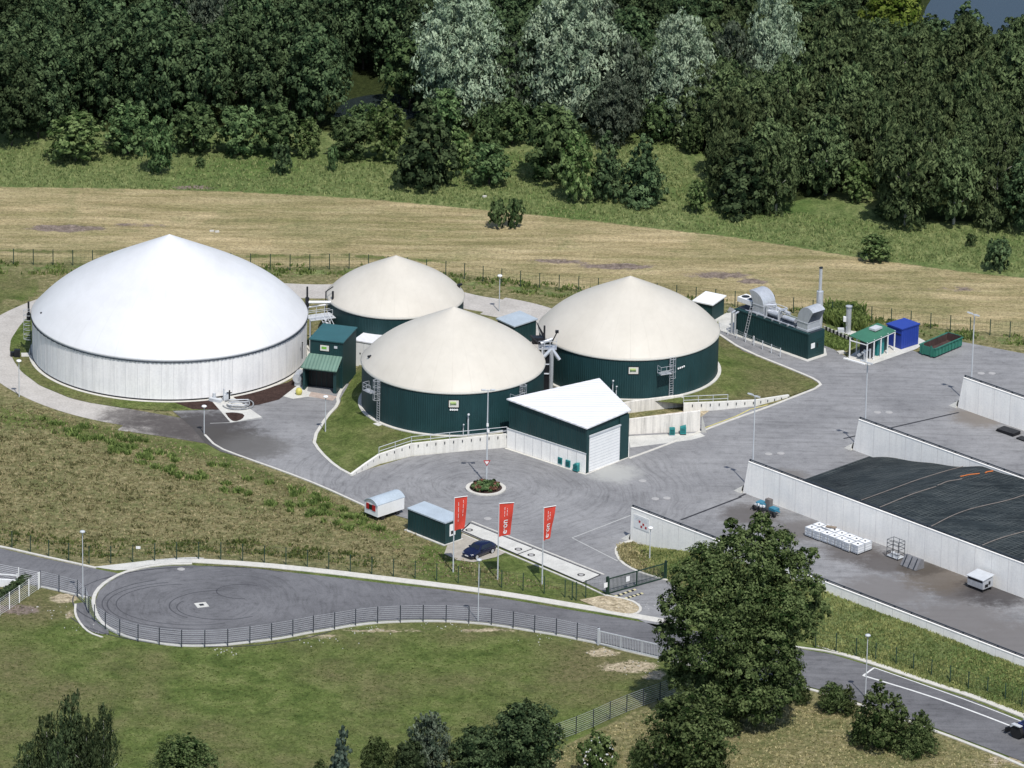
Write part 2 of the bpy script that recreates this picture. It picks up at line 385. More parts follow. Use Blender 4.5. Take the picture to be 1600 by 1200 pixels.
m_line = paint('worn line', (.42, .42, .40), .15, 2, .8, stretch=(1, 1, 1))
m_darkjoint = paint('dark joint', (.035, .035, .04), .2, 2, .8, stretch=(1, 1, 1))
m_yellow = paint('yellow stripe', (.55, .48, .15), .2, 2, .8, stretch=(1, 1, 1))
m_orange = paint('orange strap', (.55, .16, .04), .15, 1, .7)
m_bark = paint('grey bark', (.10, .085, .07), .3, 3, .95)
m_birchbark = paint('white birch bark', (.5, .48, .44), .25, 3, .9)
m_water = NT('still water'); m_water.bump(m_water.noise(1.5, 3, .6), .05, .02); m_water = m_water.done((.02, .028, .03), .12, 0, .6)
m_signgreen = paint('sign green', (.18, .42, .06), .1, 3, .5)
m_signdark = paint('sign dark green', (.03, .10, .03), .1, 3, .5)
m_ibc = paint('white cage tank', (.74, .75, .76), .06, 2, .45)
def tarpmat():
    t = NT('dark woven silage cover'); v = t.mapv(t.pos(), (.16, 1.6, 1), (0, 0, -ANG+rad(8)))
    a = t.noise(1.1, 5, .7, v); b = t.noise(.12, 4, .6); f = t.noise(5, 4, .7)
    c = t.ramp(a, [(.3, (.012, .017, .020)), (.5, (.026, .033, .036)), (.62, (.042, .050, .052)), (.78, (.085, .092, .092))])
    c = t.mix(1, c, t.ramp(b, [(.3, .7), (.7, 1.25)]), 'MULTIPLY'); c = t.mix(1, c, t.ramp(f, [(.3, .7), (.7, 1.3)]), 'MULTIPLY')
    s = t.n('SeparateXYZ'); t.put(s.inputs[0], t.mapv(t.pos(), (1, 1, 1), (0, 0, -ANG)))
    gx = t.step(t.math('ABSOLUTE', t.math('SINE', t.math('MULTIPLY', s.outputs[0], 4.4))), .93, 1.0); gy = t.step(t.math('ABSOLUTE', t.math('SINE', t.math('MULTIPLY', s.outputs[1], 6.5))), .86, 1.0)
    grid = t.math('MAXIMUM', gx, gy); c = t.mix(t.math('MULTIPLY', grid, t.step(t.noise(.35, 4, .7), .35, .65)), c, (.075, .084, .082))
    t.bump(a, .9, .25); return t.done(c, .8, 0, .1)
m_tarp = tarpmat()

# ---------------------------------------------------------------- the ground
def ground():
    x0, x1, y0, y1, st = -125, 125, -118, 235, .8
    xs = np.arange(x0, x1+.1, st); ys = np.arange(y0, y1+.1, st); nx, ny = len(xs), len(ys)
    X, Y = np.meshgrid(xs, ys); px, py = pixnp(X, Y)
    def curve(pts): a = np.array(pts, float); return np.interp(px, a[:, 0], a[:, 1])
    sm = lambda v, s: 1/(1+np.exp(-np.clip(v/s, -30, 30)))
    woodedge = curve([(-200, 287), (0, 292), (187, 294), (375, 300), (550, 309), (760, 328), (887, 341), (981, 352), (1150, 371), (1256, 388), (1342, 402), (1500, 424), (1600, 434), (1800, 460)])
    fence = curve([(-200, 405), (25, 410), (462, 419), (552, 417), (700, 429), (830, 446), (925, 456), (1137, 476), (1294, 494), (1456, 512), (1590, 527), (1800, 545)])
    road = curve([(-200, 830), (0, 858), (130, 888), (300, 878), (500, 893), (700, 915), (900, 945), (1030, 968), (1300, 1015), (1600, 1115), (1800, 1180)])
    hay = sm(py-woodedge, 1.3)*sm(fence-2-py, 2.5)
    rough = sm(woodedge-py, 1.3)
    rough = np.maximum(rough, .52*np.exp(-((py-fence-8)/9)**2))
    rough = np.maximum(rough, sm(px-1290, 8)*sm(1350-px, 8)*sm(py-475, 6)*sm(545-py, 5))
    low = sm(py-road, 3)
    fl = curve([(-200, 1600), (860, 1175), (1040, 1090), (1060, 1060), (1300, 1080), (1600, 1195), (1800, 1300)])
    dry = low*sm(py-fl, 2.5)*sm(px-855, 5)
    lawn = low*(1-dry)
    band = .62*np.exp(-((py-fence-(-18))/6)**2)*sm(760-px, 30); lawn = np.maximum(lawn, band*.9*(py < fence))
    yb = curve([(-50, 640), (320, 705), (560, 815), (700, 880)])
    lawn = np.maximum(lawn, .75*np.exp(-((py-yb)/20)**2)*sm(640-px, 20)*(py > 590))
    lawn = np.maximum(lawn, .9*sm(px-640, 25)*sm(py-848, 5)*sm(road-py, 2))
    lawn = np.maximum(lawn, sm(60-px, 12)*np.exp(-((py-450)/26)**2)*.95)
    A = np.stack([hay*(1-lawn*.0), rough, lawn, np.ones_like(hay)], -1)
    dirt = np.zeros_like(hay)
    for (cx, cy, sx, sy, k) in ((100, 357, 70, 7, .95), (300, 293, 42, 4, .9), (870, 408, 60, 5, .75), (960, 416, 80, 6, .85), (1120, 430, 70, 7, .8), (1180, 440, 30, 5, .9), (40, 925, 60, 14, .0), (25, 952, 50, 9, .95), (1500, 452, 90, 6, .55), (30, 1010, 20, 5, .3), (215, 352, 80, 5, .6)):
        dirt = np.maximum(dirt, k*np.exp(-((px-cx-(py-cy)*1.5)/sx)**2-((py-cy)/sy)**2))
    sand = np.zeros_like(hay)
    for (cx, cy, sx, sy, k) in ((985, 1042, 55, 11, .95), (940, 1020, 30, 8, .9), (100, 935, 30, 8, .95), (110, 960, 14, 14, .6), (1025, 1055, 22, 10, .8), (600, 985, 120, 5, .6), (500, 995, 40, 6, .6), (760, 985, 60, 5, .7), (1340, 578, 10, 6, 0), (930, 1165, 50, 18, .45), (1580, 1190, 80, 12, .6), (1110, 1165, 60, 12, .3)):
        sand = np.maximum(sand, k*np.exp(-((px-cx)/sx)**2-((py-cy)/sy)**2))
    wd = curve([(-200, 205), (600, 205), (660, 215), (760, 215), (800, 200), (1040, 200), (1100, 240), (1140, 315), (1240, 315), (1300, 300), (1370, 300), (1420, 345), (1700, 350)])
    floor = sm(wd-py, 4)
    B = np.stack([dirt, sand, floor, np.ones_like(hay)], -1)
    Z = np.zeros_like(X)
    far = 3000.0
    V = np.stack([X.ravel(), Y.ravel(), Z.ravel()], -1)
    idx = np.arange(nx*ny).reshape(ny, nx)
    F = np.stack([idx[:-1, :-1].ravel(), idx[:-1, 1:].ravel(), idx[1:, 1:].ravel(), idx[1:, :-1].ravel()], -1)
    # skirt reaching to the horizon
    Vs = [(-far, -far, 0), (far, -far, 0), (far, far, 0), (-far, far, 0)]
    n0 = nx*ny; ca, cb, cc, cdd = idx[0, 0], idx[0, -1], idx[-1, -1], idx[-1, 0]
    V = np.vstack([V, np.array(Vs)])
    rings = [list(idx[0, :]), list(idx[:, -1]), list(idx[-1, ::-1]), list(idx[::-1, 0])]
    faces = [tuple(f) for f in F.tolist()]
    for k, rg in enumerate(rings):
        a, b = n0+k, n0+(k+1) % 4; mid = len(rg)//2
        for i in range(len(rg)-1): faces.append((rg[i+1], rg[i], a if i < mid else b))
        faces.append((rg[mid], a, b))
    me = bpy.data.meshes.new('ground'); me.from_pydata(V.tolist(), [], faces); me.update()
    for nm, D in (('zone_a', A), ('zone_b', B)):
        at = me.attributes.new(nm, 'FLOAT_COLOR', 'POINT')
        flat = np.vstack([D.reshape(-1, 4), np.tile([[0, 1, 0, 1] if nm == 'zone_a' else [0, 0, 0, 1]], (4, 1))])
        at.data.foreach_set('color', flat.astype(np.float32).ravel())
    struct(newobj('ground', me, m_ground))
ground()
def sheet(name, pts, z, mat, sm=0):
    q = PP(pts)
    if sm: q = smooth(q+[q[0]], sm)[:-1]
    return struct(MB().sheet(q, z).build(name, mat))
sheet('pond', [(520, 182), (535, 158), (575, 148), (625, 146), (668, 158), (655, 185), (600, 192)], .02, m_water, 2)
sheet('lake', [(1425, 60), (1440, 30), (1448, 10), (1462, -12), (1480, -30), (1530, -60), (1600, -75), (1900, -90), (1900, 50), (1560, 60)], .02, m_water, 0)
# gravel track that rings the tanks
gt = MB(); gt.strip(smooth(PP([(345, 678), (250, 661), (140, 642), (60, 613), (8, 578), (-12, 545), (2, 514), (42, 490), (100, 468), (200, 452), (350, 448), (460, 455), (520, 456), (590, 450), (660, 452), (725, 471), (785, 480), (840, 492), (858, 530)]), 3), 5.2, 0, .03); gt.strip(smooth(PP([(770, 478), (812, 486), (856, 500), (858, 560)]), 2), 7.0, 0, .026); gt.strip(smooth(PP([(400, 690), (300, 672), (200, 658)]), 2), 6.5, 0, .034)
struct(gt.build('gravel_track', m_gravel))
yard = [(262, 636), (300, 668), (320, 692), (345, 706), (380, 716), (440, 737), (500, 760), (570, 792), (640, 812), (700, 822), (722, 832), (785, 857), (850, 884), (912, 910), (950, 928), (985, 937), (1001, 947), (1001, 957), (985, 963), (1035, 985), (1075, 990), (1072, 930), (1040, 905), (1010, 897), (990, 890), (970, 878), (962, 862), (968, 850), (987, 845), (1130, 905), (1800, 1158), (1800, 560), (1600, 553), (1500, 534), (1440, 553), (1425, 548), (1330, 562), (1300, 545), (1260, 530), (1140, 480), (1122, 512), (1124, 524), (1160, 548), (1250, 584), (1276, 596), (1283, 603), (1240, 620), (1200, 634), (1110, 641), (1000, 660), (900, 650), (800, 690), (790, 699), (640, 714), (548, 742), (525, 730), (500, 707), (488, 688), (512, 650), (530, 632), (545, 600), (480, 600), (455, 612), (430, 624), (360, 620), (328, 626)]
sheet('yard_asphalt', yard, .05, m_yard)
# public road with the turning circle
top = [(300, 884), (400, 889), (500, 900), (600, 912), (700, 923), (800, 938), (900, 955), (960, 965), (1030, 977), (1240, 1013), (1300, 1023), (1360, 1041), (1450, 1072), (1520, 1095), (1600, 1128), (1800, 1210)]
bot = [(1800, 1285), (1600, 1191), (1450, 1134), (1300, 1083), (1237, 1066), (1150, 1052), (1040, 1028), (990, 1017), (936, 1003), (901, 996), (867, 989), (834, 984), (799, 978), (764, 973), (729, 970), (692, 968), (656, 968), (620, 969), (584, 971), (550, 975), (516, 981), (483, 986), (449, 993), (416, 998), (381, 1002), (345, 1006), (308, 1007), (270, 1006), (235, 1001), (202, 994), (178, 984), (160, 971), (152, 955), (149, 940), (155, 924), (170, 910), (195, 896), (230, 888), (262, 885)]
sheet('turning_road', top+bot, .05, m_road)
sheet('access_road', [(-120, 835), (0, 857), (60, 871), (128, 885), (193, 898), (165, 910), (150, 925), (145, 934), (135, 931), (60, 916), (0, 905), (-120, 880)], .045, m_road)
sheet('side_path', [(119, 943), (134, 941), (138, 955), (150, 972), (175, 989), (158, 992), (140, 986), (127, 975), (118, 960)], .03, m_road, 1)
sheet('lower_verge', [(-60, 915), (0, 905), (0, 940), (-60, 960)], .03, m_road)
k = MB()
def kerb(pts, wd=.32, z1=.11, sm=1, off=0): k.strip(smooth(PP(pts), sm), wd, 0, z1, off)
circ = [(300, 881), (262, 882), (228, 886), (192, 895), (166, 909), (151, 923), (145, 938), (148, 955), (157, 972), (176, 986), (202, 997), (235, 1003), (270, 1009), (308, 1010), (345, 1009), (381, 1005), (416, 1001), (449, 996), (483, 989), (516, 984), (550, 978), (584, 974), (620, 972), (656, 971), (692, 971), (729, 973), (764, 976), (799, 981), (834, 987), (867, 992), (901, 999), (936, 1006), (990, 1020), (1040, 1031), (1150, 1056), (1237, 1070), (1300, 1087), (1450, 1138), (1600, 1196), (1800, 1290)]
kerb(circ, .42, .10)
kerb([(-120, 832), (0, 854), (60, 868), (128, 883), (150, 888)], .35)
kerb([(547, 590), (527, 620), (529, 633), (512, 650), (488, 688), (500, 707), (525, 730), (549, 743)], .38, .14)
kerb([(320, 680), (338, 699), (380, 715), (440, 736), (500, 759), (572, 792)], .28)
kerb([(947, 931), (985, 938), (1001, 948), (1000, 957), (985, 962), (960, 958)], .3)
kerb([(988, 846), (968, 850), (961, 862), (970, 879), (990, 891), (1012, 899), (1045, 908)], .35)
kerb([(983, 717), (1030, 700), (1100, 673), (1150, 654), (1200, 637), (1240, 621), (1284, 604), (1277, 595), (1250, 583), (1160, 547), (1124, 523)], .34)
kerb([(1240, 1011), (1300, 1019), (1360, 1037), (1450, 1068), (1520, 1090), (1600, 1122), (1800, 1203)], .3)
kerb([(136, 934), (100, 925), (62, 917)], .3)
kerb([(118, 944), (117, 960), (127, 977), (140, 989), (160, 996)], .25, .06)
struct(k.build('kerb', m_kerb))
v = MB()
v.strip(smooth(PP([(300, 876), (400, 882), (500, 892), (600, 904), (700, 916), (800, 930), (900, 947), (960, 957), (1003, 965), (1060, 975)]), 1), 1.25, 0, .065)
v.strip(smooth(PP([(1280, 1008), (1360, 1033), (1450, 1064), (1520, 1086), (1600, 1117), (1800, 1198)]), 1), .9, 0, .06)
struct(v.build('paved_verge', m_kerb))
sheet('pale_gravel_verge', [(145, 886), (200, 880), (255, 873), (318, 870), (320, 878), (262, 880), (225, 884), (192, 893)], .035, m_slab, 1)
sheet('sand_patch', [(905, 938), (948, 930), (984, 939), (999, 948), (998, 957), (985, 961), (940, 953)], .07, m_sand, 1)
sheet('mulch_bed', [(268, 628), (330, 624), (400, 612), (450, 598), (476, 582), (480, 592), (458, 608), (436, 625), (405, 633), (340, 641), (300, 640)], .075, m_mulch)
# markings
mk = MB()
mk.strip(smooth(PP([(1348, 1056), (1450, 1087), (1520, 1112), (1600, 1143), (1800, 1225)]), 1), .26, .056, .060)
mk.strip(PP([(1366, 1044), (1349, 1056)]), .22, .061, .064)
mk.strip(smooth(PP([(1366, 1044), (1450, 1073), (1520, 1098), (1590, 1125), (1800, 1212)]), 1), .16, .056, .060)
struct(mk.build('road_markings', m_mark))
mk = MB()
mk.strip(PP([(985, 806), (894, 841), (965, 877)]), .16, .052, .056)
mk.strip(PP([(328, 662), (360, 661), (410, 654)]), .12, .052, .056)
struct(mk.build('yard_lines', m_line))
mk = MB(); mk.strip(PP([(1096, 671), (1150, 651), (1172, 640), (1200, 633)]), .18, .052, .056); struct(mk.build('yellow_line', m_yellow))
mk = MB()
for a, b in (((1064, 813), (1158, 777)), ((1318, 686), (1498, 645)), ((1155, 777), (1230, 742))): mk.strip(PP([a, b]), .3, .051, .055)
struct(mk.build('drain_channels', m_darkjoint))
# tyre marks scrubbed into the turning circle
tm = MB()
for cx, cy, r, a0, a1 in ((300, 945, 6.2, 100, 300), (305, 946, 7.2, 110, 290), (318, 945, 8.3, 120, 260), (312, 940, 10.4, 95, 285), (330, 948, 12, 200, 330), (360, 948, 5, 90, 230), (380, 925, 2.2, 60, 280), (330, 942, 11.2, 60, 150), (345, 950, 3.6, 150, 320)):
    c = P(cx, cy); pts = [c+Vector((math.cos(rad(a))*r*1.35, math.sin(rad(a))*r*.95, 0)) for a in range(a0, a1, 6)]
    tm.strip(pts, .13, .052, .056)
struct(tm.build('tyre_marks', paint('tyre mark', (.062, .062, .069), .1, 2, .9, stretch=(1, 1, 1))))
# weighbridge lane and car pad
wb = [(722, 830), (735, 818), (938, 899), (911, 911)]
sheet('weighbridge', wb, .075, m_slab)
mk = MB()
for a, b in ((wb[0], wb[1]), (wb[1], wb[2]), (wb[2], wb[3]), (wb[3], wb[0]), ((806, 868), (833, 858))): mk.strip(PP([a, b]), .16, .078, .082)
struct(mk.build('weighbridge_joint', m_darkjoint))
k = MB(); k.strip(PP([(720, 831), (735, 816), (942, 899)]), .22, 0, .09, .16); k.strip(PP([(722, 835), (910, 914), (948, 932)]), .22, 0, .09); struct(k.build('weighbridge_kerb', m_kerb))
sheet('parking_pad', [(694, 866), (700, 850), (722, 836), (790, 864), (775, 871), (740, 879), (715, 876)], .06, paint('worn pad', (.38, .35, .30), .15, 1, .9, stretch=(1, 1, 1), spec=.1))
sheet('pipe_slab', [(328, 624), (361, 619), (410, 653), (360, 661)], .08, m_slab)
sheet('pipe_slab_stain', [(352, 646), (366, 645), (383, 648), (379, 656), (366, 660), (358, 655)], .084, m_mulch, 1)
sheet('porch_slab', [(442, 620), (465, 598), (482, 600), (480, 612), (527, 621), (516, 625), (480, 621), (458, 624)], .07, m_slab)
sheet('plant_slab', [(1110, 500), (1140, 488), (1290, 545), (1292, 556), (1262, 566), (1120, 515)], .07, m_slab)
sheet('skid_slab', [(1322, 560), (1354, 540), (1420, 520), (1448, 535), (1432, 546), (1358, 572)], .08, m_slab)
sheet('wall_foot', [(982, 682), (1094, 677), (1102, 682), (1080, 688), (985, 700)], .055, m_slab)

# ---------------------------------------------------------------- manholes
def disc(x, y, r, mat, z=.055):
    return MB().lathe([(0, .012), (r*.72, .012), (r*.72, .0), (r, .0), (r, -.03)], P(x, y)+Vector((0, 0, z)), 20)
base = None
for x, y, lab in ((1371, 645, 'left one of the pair of manhole covers before the middle silage wall end'), (1389, 645, 'right one of the pair of manhole covers before the middle silage wall end'), (1201, 710, 'left one of the pair of manhole covers before the netted silage bay'), (1220, 709, 'right one of the pair of manhole covers before the netted silage bay'), (1533, 584, 'left one of the pair of manhole covers near the green skip'), (1550, 584, 'right one of the pair of manhole covers near the green skip'), (1024, 780, 'left one of the pair of manhole covers before the lowest silage wall'), (1042, 779, 'right one of the pair of manhole covers before the lowest silage wall'), (1004, 752, 'single manhole cover in front of the hall gate'), (762, 811, 'single manhole cover between planted island and weighbridge'), (283, 890, 'small manhole cover at the upper rim of the turning circle'), (733, 829, 'upper manhole cover in the pale weighbridge'), (810, 859, 'manhole cover above the joint of the weighbridge'), (830, 868, 'manhole cover below the joint of the weighbridge'), (908, 899, 'lowest manhole cover in the weighbridge')):
    if base is None:
        me = MB().lathe([(0, .02), (.27, .02), (.29, .0), (.44, .0), (.44, -.03)], (0, 0, 0), 20).build('manhole_cover', paint('manhole iron and concrete', (.36, .35, .34), .1, 2, .8, kind='obj')); base = me; o = me
    else: o = base.copy(); C.objects.link(o)
    o.location = P(x, y)+Vector((0, 0, .075)); tag(o, lab, 'manhole cover', 'manhole covers in the paving')
o = thing('drain_inlet', 'square pale drain slab with black grate in the turning circle', 'drain', P(315, 946))
MB().box((0, 0, .05), (1.35, 1.35, .06), rad(20)).build('slab', m_slab, o); MB().box((0, 0, .085), (.5, .5, .02), rad(20)).build('grate', m_black, o)
o = thing('lawn_manhole', 'round concrete shaft ring in the lawn right of the tanks', 'manhole', P(1186, 608, .4))
MB().lathe([(.35, .1), (.6, .12), (.6, -.3)], (0, 0, 0), 24).build('ring', m_slab, o); MB().lathe([(0, .05), (.36, .05)], (0, 0, 0), 24).build('cover', m_galv, o)

# ---------------------------------------------------------------- tanks
TK = {}
def tank(key, name, label, cx, yrim, apx, hw, front_px, zb, wallmat, domemat, domename='membrane_roof'):
    # cx, yrim: centre of the rim; hw: half width in px
    h = front_px/(12.8*math.cos(PITCH)); c = P(cx, yrim, zb+h); R = hw/(FPX/(c-CAM).dot(CF)); ax = P(cx, yrim, zb+h)
    z = 3.0
    for _ in range(6): z *= (yrim-apx)/(PIX((c.x, c.y, zb+h))[1]-PIX((c.x, c.y, zb+h+z))[1])
    T = thing(name, label, 'storage tank', (c.x, c.y, 0)); TK[key] = (T, Vector((c.x, c.y, 0)), R, zb, h)
    n = 128
    MB().lathe([(R, -.2), (R, zb+h-.12)], (0, 0, 0), n).build('wall', wallmat, T, smooth=True)
    prof = [(R+.06, zb+h-.16), (R+.13, zb+h+.0), (R+.05, zb+h+.1)]
    for i in range(1, 31):
        r = R*(1-i/30); q = r/R; prof.append((r, zb+h+.1+z*(1-.80*q-.20*q**6)))
    MB().lathe(prof, (0, 0, 0), n).build(domename, domemat, T, smooth=True)
    return T, c, R, zb+h, z
def on(key, x, z, out=0.0):                  # point on the near side of a tank's wall, at photo column x
    T, c, R, zb, h = TK[key]; best = None
    for i in range(0, 2001):
        a = -math.pi*(i/2000)*1.12+.18; p = c+Vector((math.cos(a)*(R+out), math.sin(a)*(R+out), z)); d = abs(PIX(p)[0]-x)
        if best is None or d < best[0]: best = (d, p, a)
    return best[1], best[2]
tank('big', 'concrete_gas_tank', 'largest round tank, pale concrete wall under a white pointed membrane roof', 265, 488, 367, 214.5, 64, 0, m_tankconc, m_white)
tank('front', 'green_gas_tank', 'front round tank with dark green wall, cream pointed roof and a sign, nearest the hall', 708, 563, 480, 142.5, 65.5, 1.15, m_green, m_cream)
tank('right', 'green_gas_tank', 'right round tank with dark green wall and cream roof, behind the stained retaining walls', 983, 512, 432, 140.5, 62.5, 1.15, m_green, m_cream)
tank('rear', 'green_gas_tank', 'smallest round tank with cream roof, at the rear beside the fence', 618, 460, 400, 106.5, 62, .5, m_green, m_cream)
for o in [o for o in bpy.data.objects if o.name.startswith('green_gas_tank')]: o['group'] = 'dark green round tanks'
for key, mt in (('big', m_slab), ('front', m_rim), ('right', m_rim), ('rear', m_rim)):
    T, c, R, zb, h = TK[key]
    MB().lathe([(R+.02, zb-.35), (R+.02, zb+.12), (R+.42, zb+.10), (R+.42, zb-.35)], (0, 0, 0), 128).build('base_ring', m_kerb, T)
T, c, R, zb, h = TK['big']
b = MB(); b2 = MB()
for i in range(200):
    a = 2*math.pi*i/200; d = Vector((math.cos(a), math.sin(a), 0)); t = Vector((-math.sin(a), math.cos(a), 0))
    b.box(d*(R+.09)+Vector((0, 0, h-.30)), (.12, .34, .06), a, (rad(14) if i % 2 else rad(-14), 0))
b.lathe([(R+.04, h-.36), (R+.11, h-.30), (R+.04, h-.24)], (0, 0, 0), 128); b.build('clamp_rail', m_darkpost, T)
for i in range(72):
    a = 2*math.pi*i/72; b2.box(Vector((math.cos(a), math.sin(a), 0))*(R+.005)+Vector((0, 0, h/2-.2)), (.03, .05, h-.5), a)
wl = [o for o in T.children if o.name.startswith('wall')][0]; bpy.data.objects.remove(wl)
w3 = MB().lathe([(R, -.2), (R, zb+h-.12)], (0, 0, 0), 128); o = multi('wall', [(w3, m_tankconc), (b2, paint('joint grey', (.62, .615, .62), .1, 1, .9))], T); o.data.polygons.foreach_set('use_smooth', [i < 128 for i in range(len(o.data.polygons))])
MB().lathe([(R+.03, .12), (R+.03, .3)], (0, 0, 0), 128).build('dark_foot_band', m_black, T)
for key in ('front', 'right', 'rear'):
    T, c, R, zb, h = TK[key]
    MB().lathe([(R+.12, zb+h-.22), (R+.17, zb+h-.10), (R+.12, zb+h+.03)], (0, 0, 0), 128).build('rim_band', m_rim, T, smooth=True)
# vents standing out of the roofs
for key, lst in (('big', ((66, 495),)), ('front', ((577, 563),)), ('rear', ((717, 451),))):
    T, c, R, zb, h = TK[key]
    for x, y in lst:
        p = P(x, y, zb+h+.5); q = MB(); q.tube(p, p+Vector((.05, 0, .5)), .13, 8); q.box(p+Vector((.1, -.1, .55)), (.6, .3, .2), .6); q.build('roof_vent', m_black, T, world=True)
# signs on tank walls
def sign(key, x, y, wd=1.08, hh=.80, dots=None):
    T, c, R, zb, h = TK[key]; z = zb+2
    for _ in range(8):
        p, a = on(key, x, z, .06); z += (PIX(p)[1]-y)/12.2
    s = MB().box(p, (.05, wd, hh), a).build('sign', m_rim, T, world=True)
    f = MB().box(p-Vector((math.cos(a), math.sin(a), 0))*.02, (.06, wd+.16, hh+.14), a).build('sign_frame', m_black, T, world=True)
    t = Vector((-math.sin(a), math.cos(a), 0)); n = Vector((math.cos(a), math.sin(a), 0))*.035
    g = MB(); g.box(p+n+t*-.08+Vector((0, 0, .12)), (.02, wd*.6, hh*.38), a); g.build('sign_patch', paint('sign lime', (.50, .62, .25), .1, 3, .5), T, world=True)
    g = MB()
    for i in range(5): g.box(p+n*1.5+t*(-.36+i*.15)+Vector((0, 0, -.03)), (.02, .10, .22+.06*(i == 0)), a)
    g.build('sign_lettering', m_signdark, T, world=True)
    if dots:
        g = MB()
        for dx in dots:
            q, a2 = on(key, x+dx[0], z-(dx[1])/12.2, .1); g.lathe([(0, .02), (.11, .02), (.13, 0)], (0, 0, 0), 8)
            for vv in g.v[-24:]: vv[:] = q+Matrix.Rotation(a2, 3, 'Z') @ Vector((vv.z, vv.x, vv.y))
        g.build('gauge_dots', m_whitep, T, world=True)
sign('front', 709, 631, 1.15, .85, [(-5, 9), (-1.7, 9), (1.7, 9), (5, 9)])
sign('right', 990, 579, 1.15, .85, [(70, 3), (73, 2.5), (76, 2), (79, 1.4)])
# ladders with cages and platforms
def ladder(key, x, cage_side=1, ztop=None, plat=True, zcage=2.4, lab='', px=None):
    T, c, R, zb, h = TK[key]; p, a = on(key, x, 0, .12); n = Vector((math.cos(a), math.sin(a), 0)); t = Vector((-math.sin(a), math.cos(a), 0))
    L = thing('caged_ladder', lab, 'ladder', (p.x, p.y, 0), a, 'ladders on the round tanks')
    top = (ztop or zb+h-.1); m = MB()
    for s in (-.25, .25): m.bx(.1, .15, s-.03, s+.03, zb, top)
    z = zb+.3
    while z < top: m.bx(.11, .15, -.25, .25, z, z+.05); z += .3
    m.build('ladder_rails', m_galv, L)
    m = MB(); z = top-zcage
    while z < top+.2:
        pts = [Vector((.12+.36*(1-math.cos(q))*1.0, .36*math.sin(q), z)) for q in [math.pi*i/8*1.0+math.pi*.0 for i in range(0)]] or [Vector((.12+.75*math.sin(math.pi*i/8), .38*math.cos(math.pi*i/8), z)) for i in range(9)]
        m.path(pts, .03, 4); z += .8
    for i in (1, 3, 5, 7): m.tube((.12+.75*math.sin(math.pi*i/8), .38*math.cos(math.pi*i/8), top-zcage), (.12+.75*math.sin(math.pi*i/8), .38*math.cos(math.pi*i/8), top+.2), .025, 4)
    m.build('safety_cage', m_galv, L)
    if plat:
        s = cage_side; y0, y1 = (.42*s, 1.9*s); y0, y1 = min(y0, y1), max(y0, y1); zp = top-1.7
        MB().bx(.1, 1.0, y0, y1, zp, zp+.06).build('platform', m_galv, L)
        m = MB()
        for zz in (zp+.5, zp+1.0): m.path([Vector((.1, y0 if s < 0 else y1, zz)), Vector((1.0, y0 if s < 0 else y1, zz)), Vector((1.0, y1 if s < 0 else y0, zz))], .03, 4)
        for q in ((1.0, y0), (1.0, y1), (.1, y0 if s < 0 else y1), (1.0, (y0+y1)/2)): m.tube((q[0], q[1], zp), (q[0], q[1], zp+1.0), .03, 4)
        m.build('handrail', m_galv, L)
    return L
ladder('front', 592, -1, lab='caged ladder on the left flank of the front green tank')
ladder('front', 812, -1, lab='caged ladder of the front green tank behind the hall roof')
ladder('right', 1047, -1, lab='caged ladder with platform on the right green tank')
p, a = on('front', 592, 1.2, .5)
MB().box((p.x, p.y, 1.05), (1.0, 1.0, .25), a).build('footing', m_slab, TK['front'][0], world=True)
# ladder at the left edge of the big tank
T, c, R, zb, h = TK['big']; a = rad(186); q = c+Vector((math.cos(a), math.sin(a), 0))*(R+.1)
L = thing('caged_ladder', 'dark caged ladder on the left flank of the big concrete tank', 'ladder', (q.x, q.y, 0), a, 'ladders on the round tanks')
m = MB()
for s in (-.3, .3): m.bx(.1, .16, s-.04, s+.04, 0, h+.6)
z = .3
while z < h: m.bx(.1, .17, -.3, .3, z, z+.07); z += .34
m.build('ladder_rails', m_darkpost, L)
m = MB()
for z in np.arange(2.2, h+.7, .62): m.path([Vector((.12+.8*math.sin(math.pi*i/8), .4*math.cos(math.pi*i/8), z)) for i in range(9)], .035, 4)
m.tube((.92, 0, 2.2), (.92, 0, h+.6), .03, 4); m.build('safety_cage', m_galv, L)
m = MB(); m.tube((.3, -.5, h-.3), (.3, -.5, h+1.5), .12, 8); m.tube((.3, -.5, h-.9), (.3, -.5, h), .25, 8); m.build('vent_pipe', m_black, L)
MB().box((.6, 0, .1), (1.3, 1.1, .2)).build('footing', m_slab, L)
for i, (dx, dy) in enumerate(((1.6, -.5),)):
    b = MB(); b.box((q.x-1.7, q.y-.6, .5), (.7, .5, 1.0)); b.box((q.x-2.3, q.y-.4, .3), (.5, .4, .6), .3); tag(b.build('valve_box', m_black), 'dark valve box in the grass left of the big tank', 'valve box')
# pipes on the front tank face
def wallpipe(key, name, lab, x, z0, z1, r=.08, mat=m_galvp, arm=None):
    T, c, R, zb, h = TK[key]; p, a = on(key, x, 0, .3); m = MB(); m.tube((p.x, p.y, z0), (p.x, p.y, z1), r, 8)
    if arm:
        q, _ = on(key, x+arm, 0, .3); mid, _ = on(key, x+arm/2, 0, .3); m.path([Vector((p.x, p.y, z0+.1)), Vector((mid.x, mid.y, z0+.1)), Vector((q.x, q.y, z0+.1))], r*.8, 6)
    m.tube((p.x, p.y, z1-.05), (p.x+.05, p.y-.35, z1+.1), r*1.5, 8)
    m.build(name, mat, T, world=True)
wallpipe('front', 'riser_pipe', '', 731, 1.25, 3.95, .09, arm=56); wallpipe('front', 'riser_pipe', '', 723.5, 1.2, 2.7, .06)
wallpipe('right', 'riser_pipe', '', 956.5, 1.2, 3.6, .07); wallpipe('right', 'riser_pipe', '', 962, 1.2, 2.9, .06)
wallpipe('big', 'gauge_pipe', '', 472, 1.4, 3.5, .05, m_black)

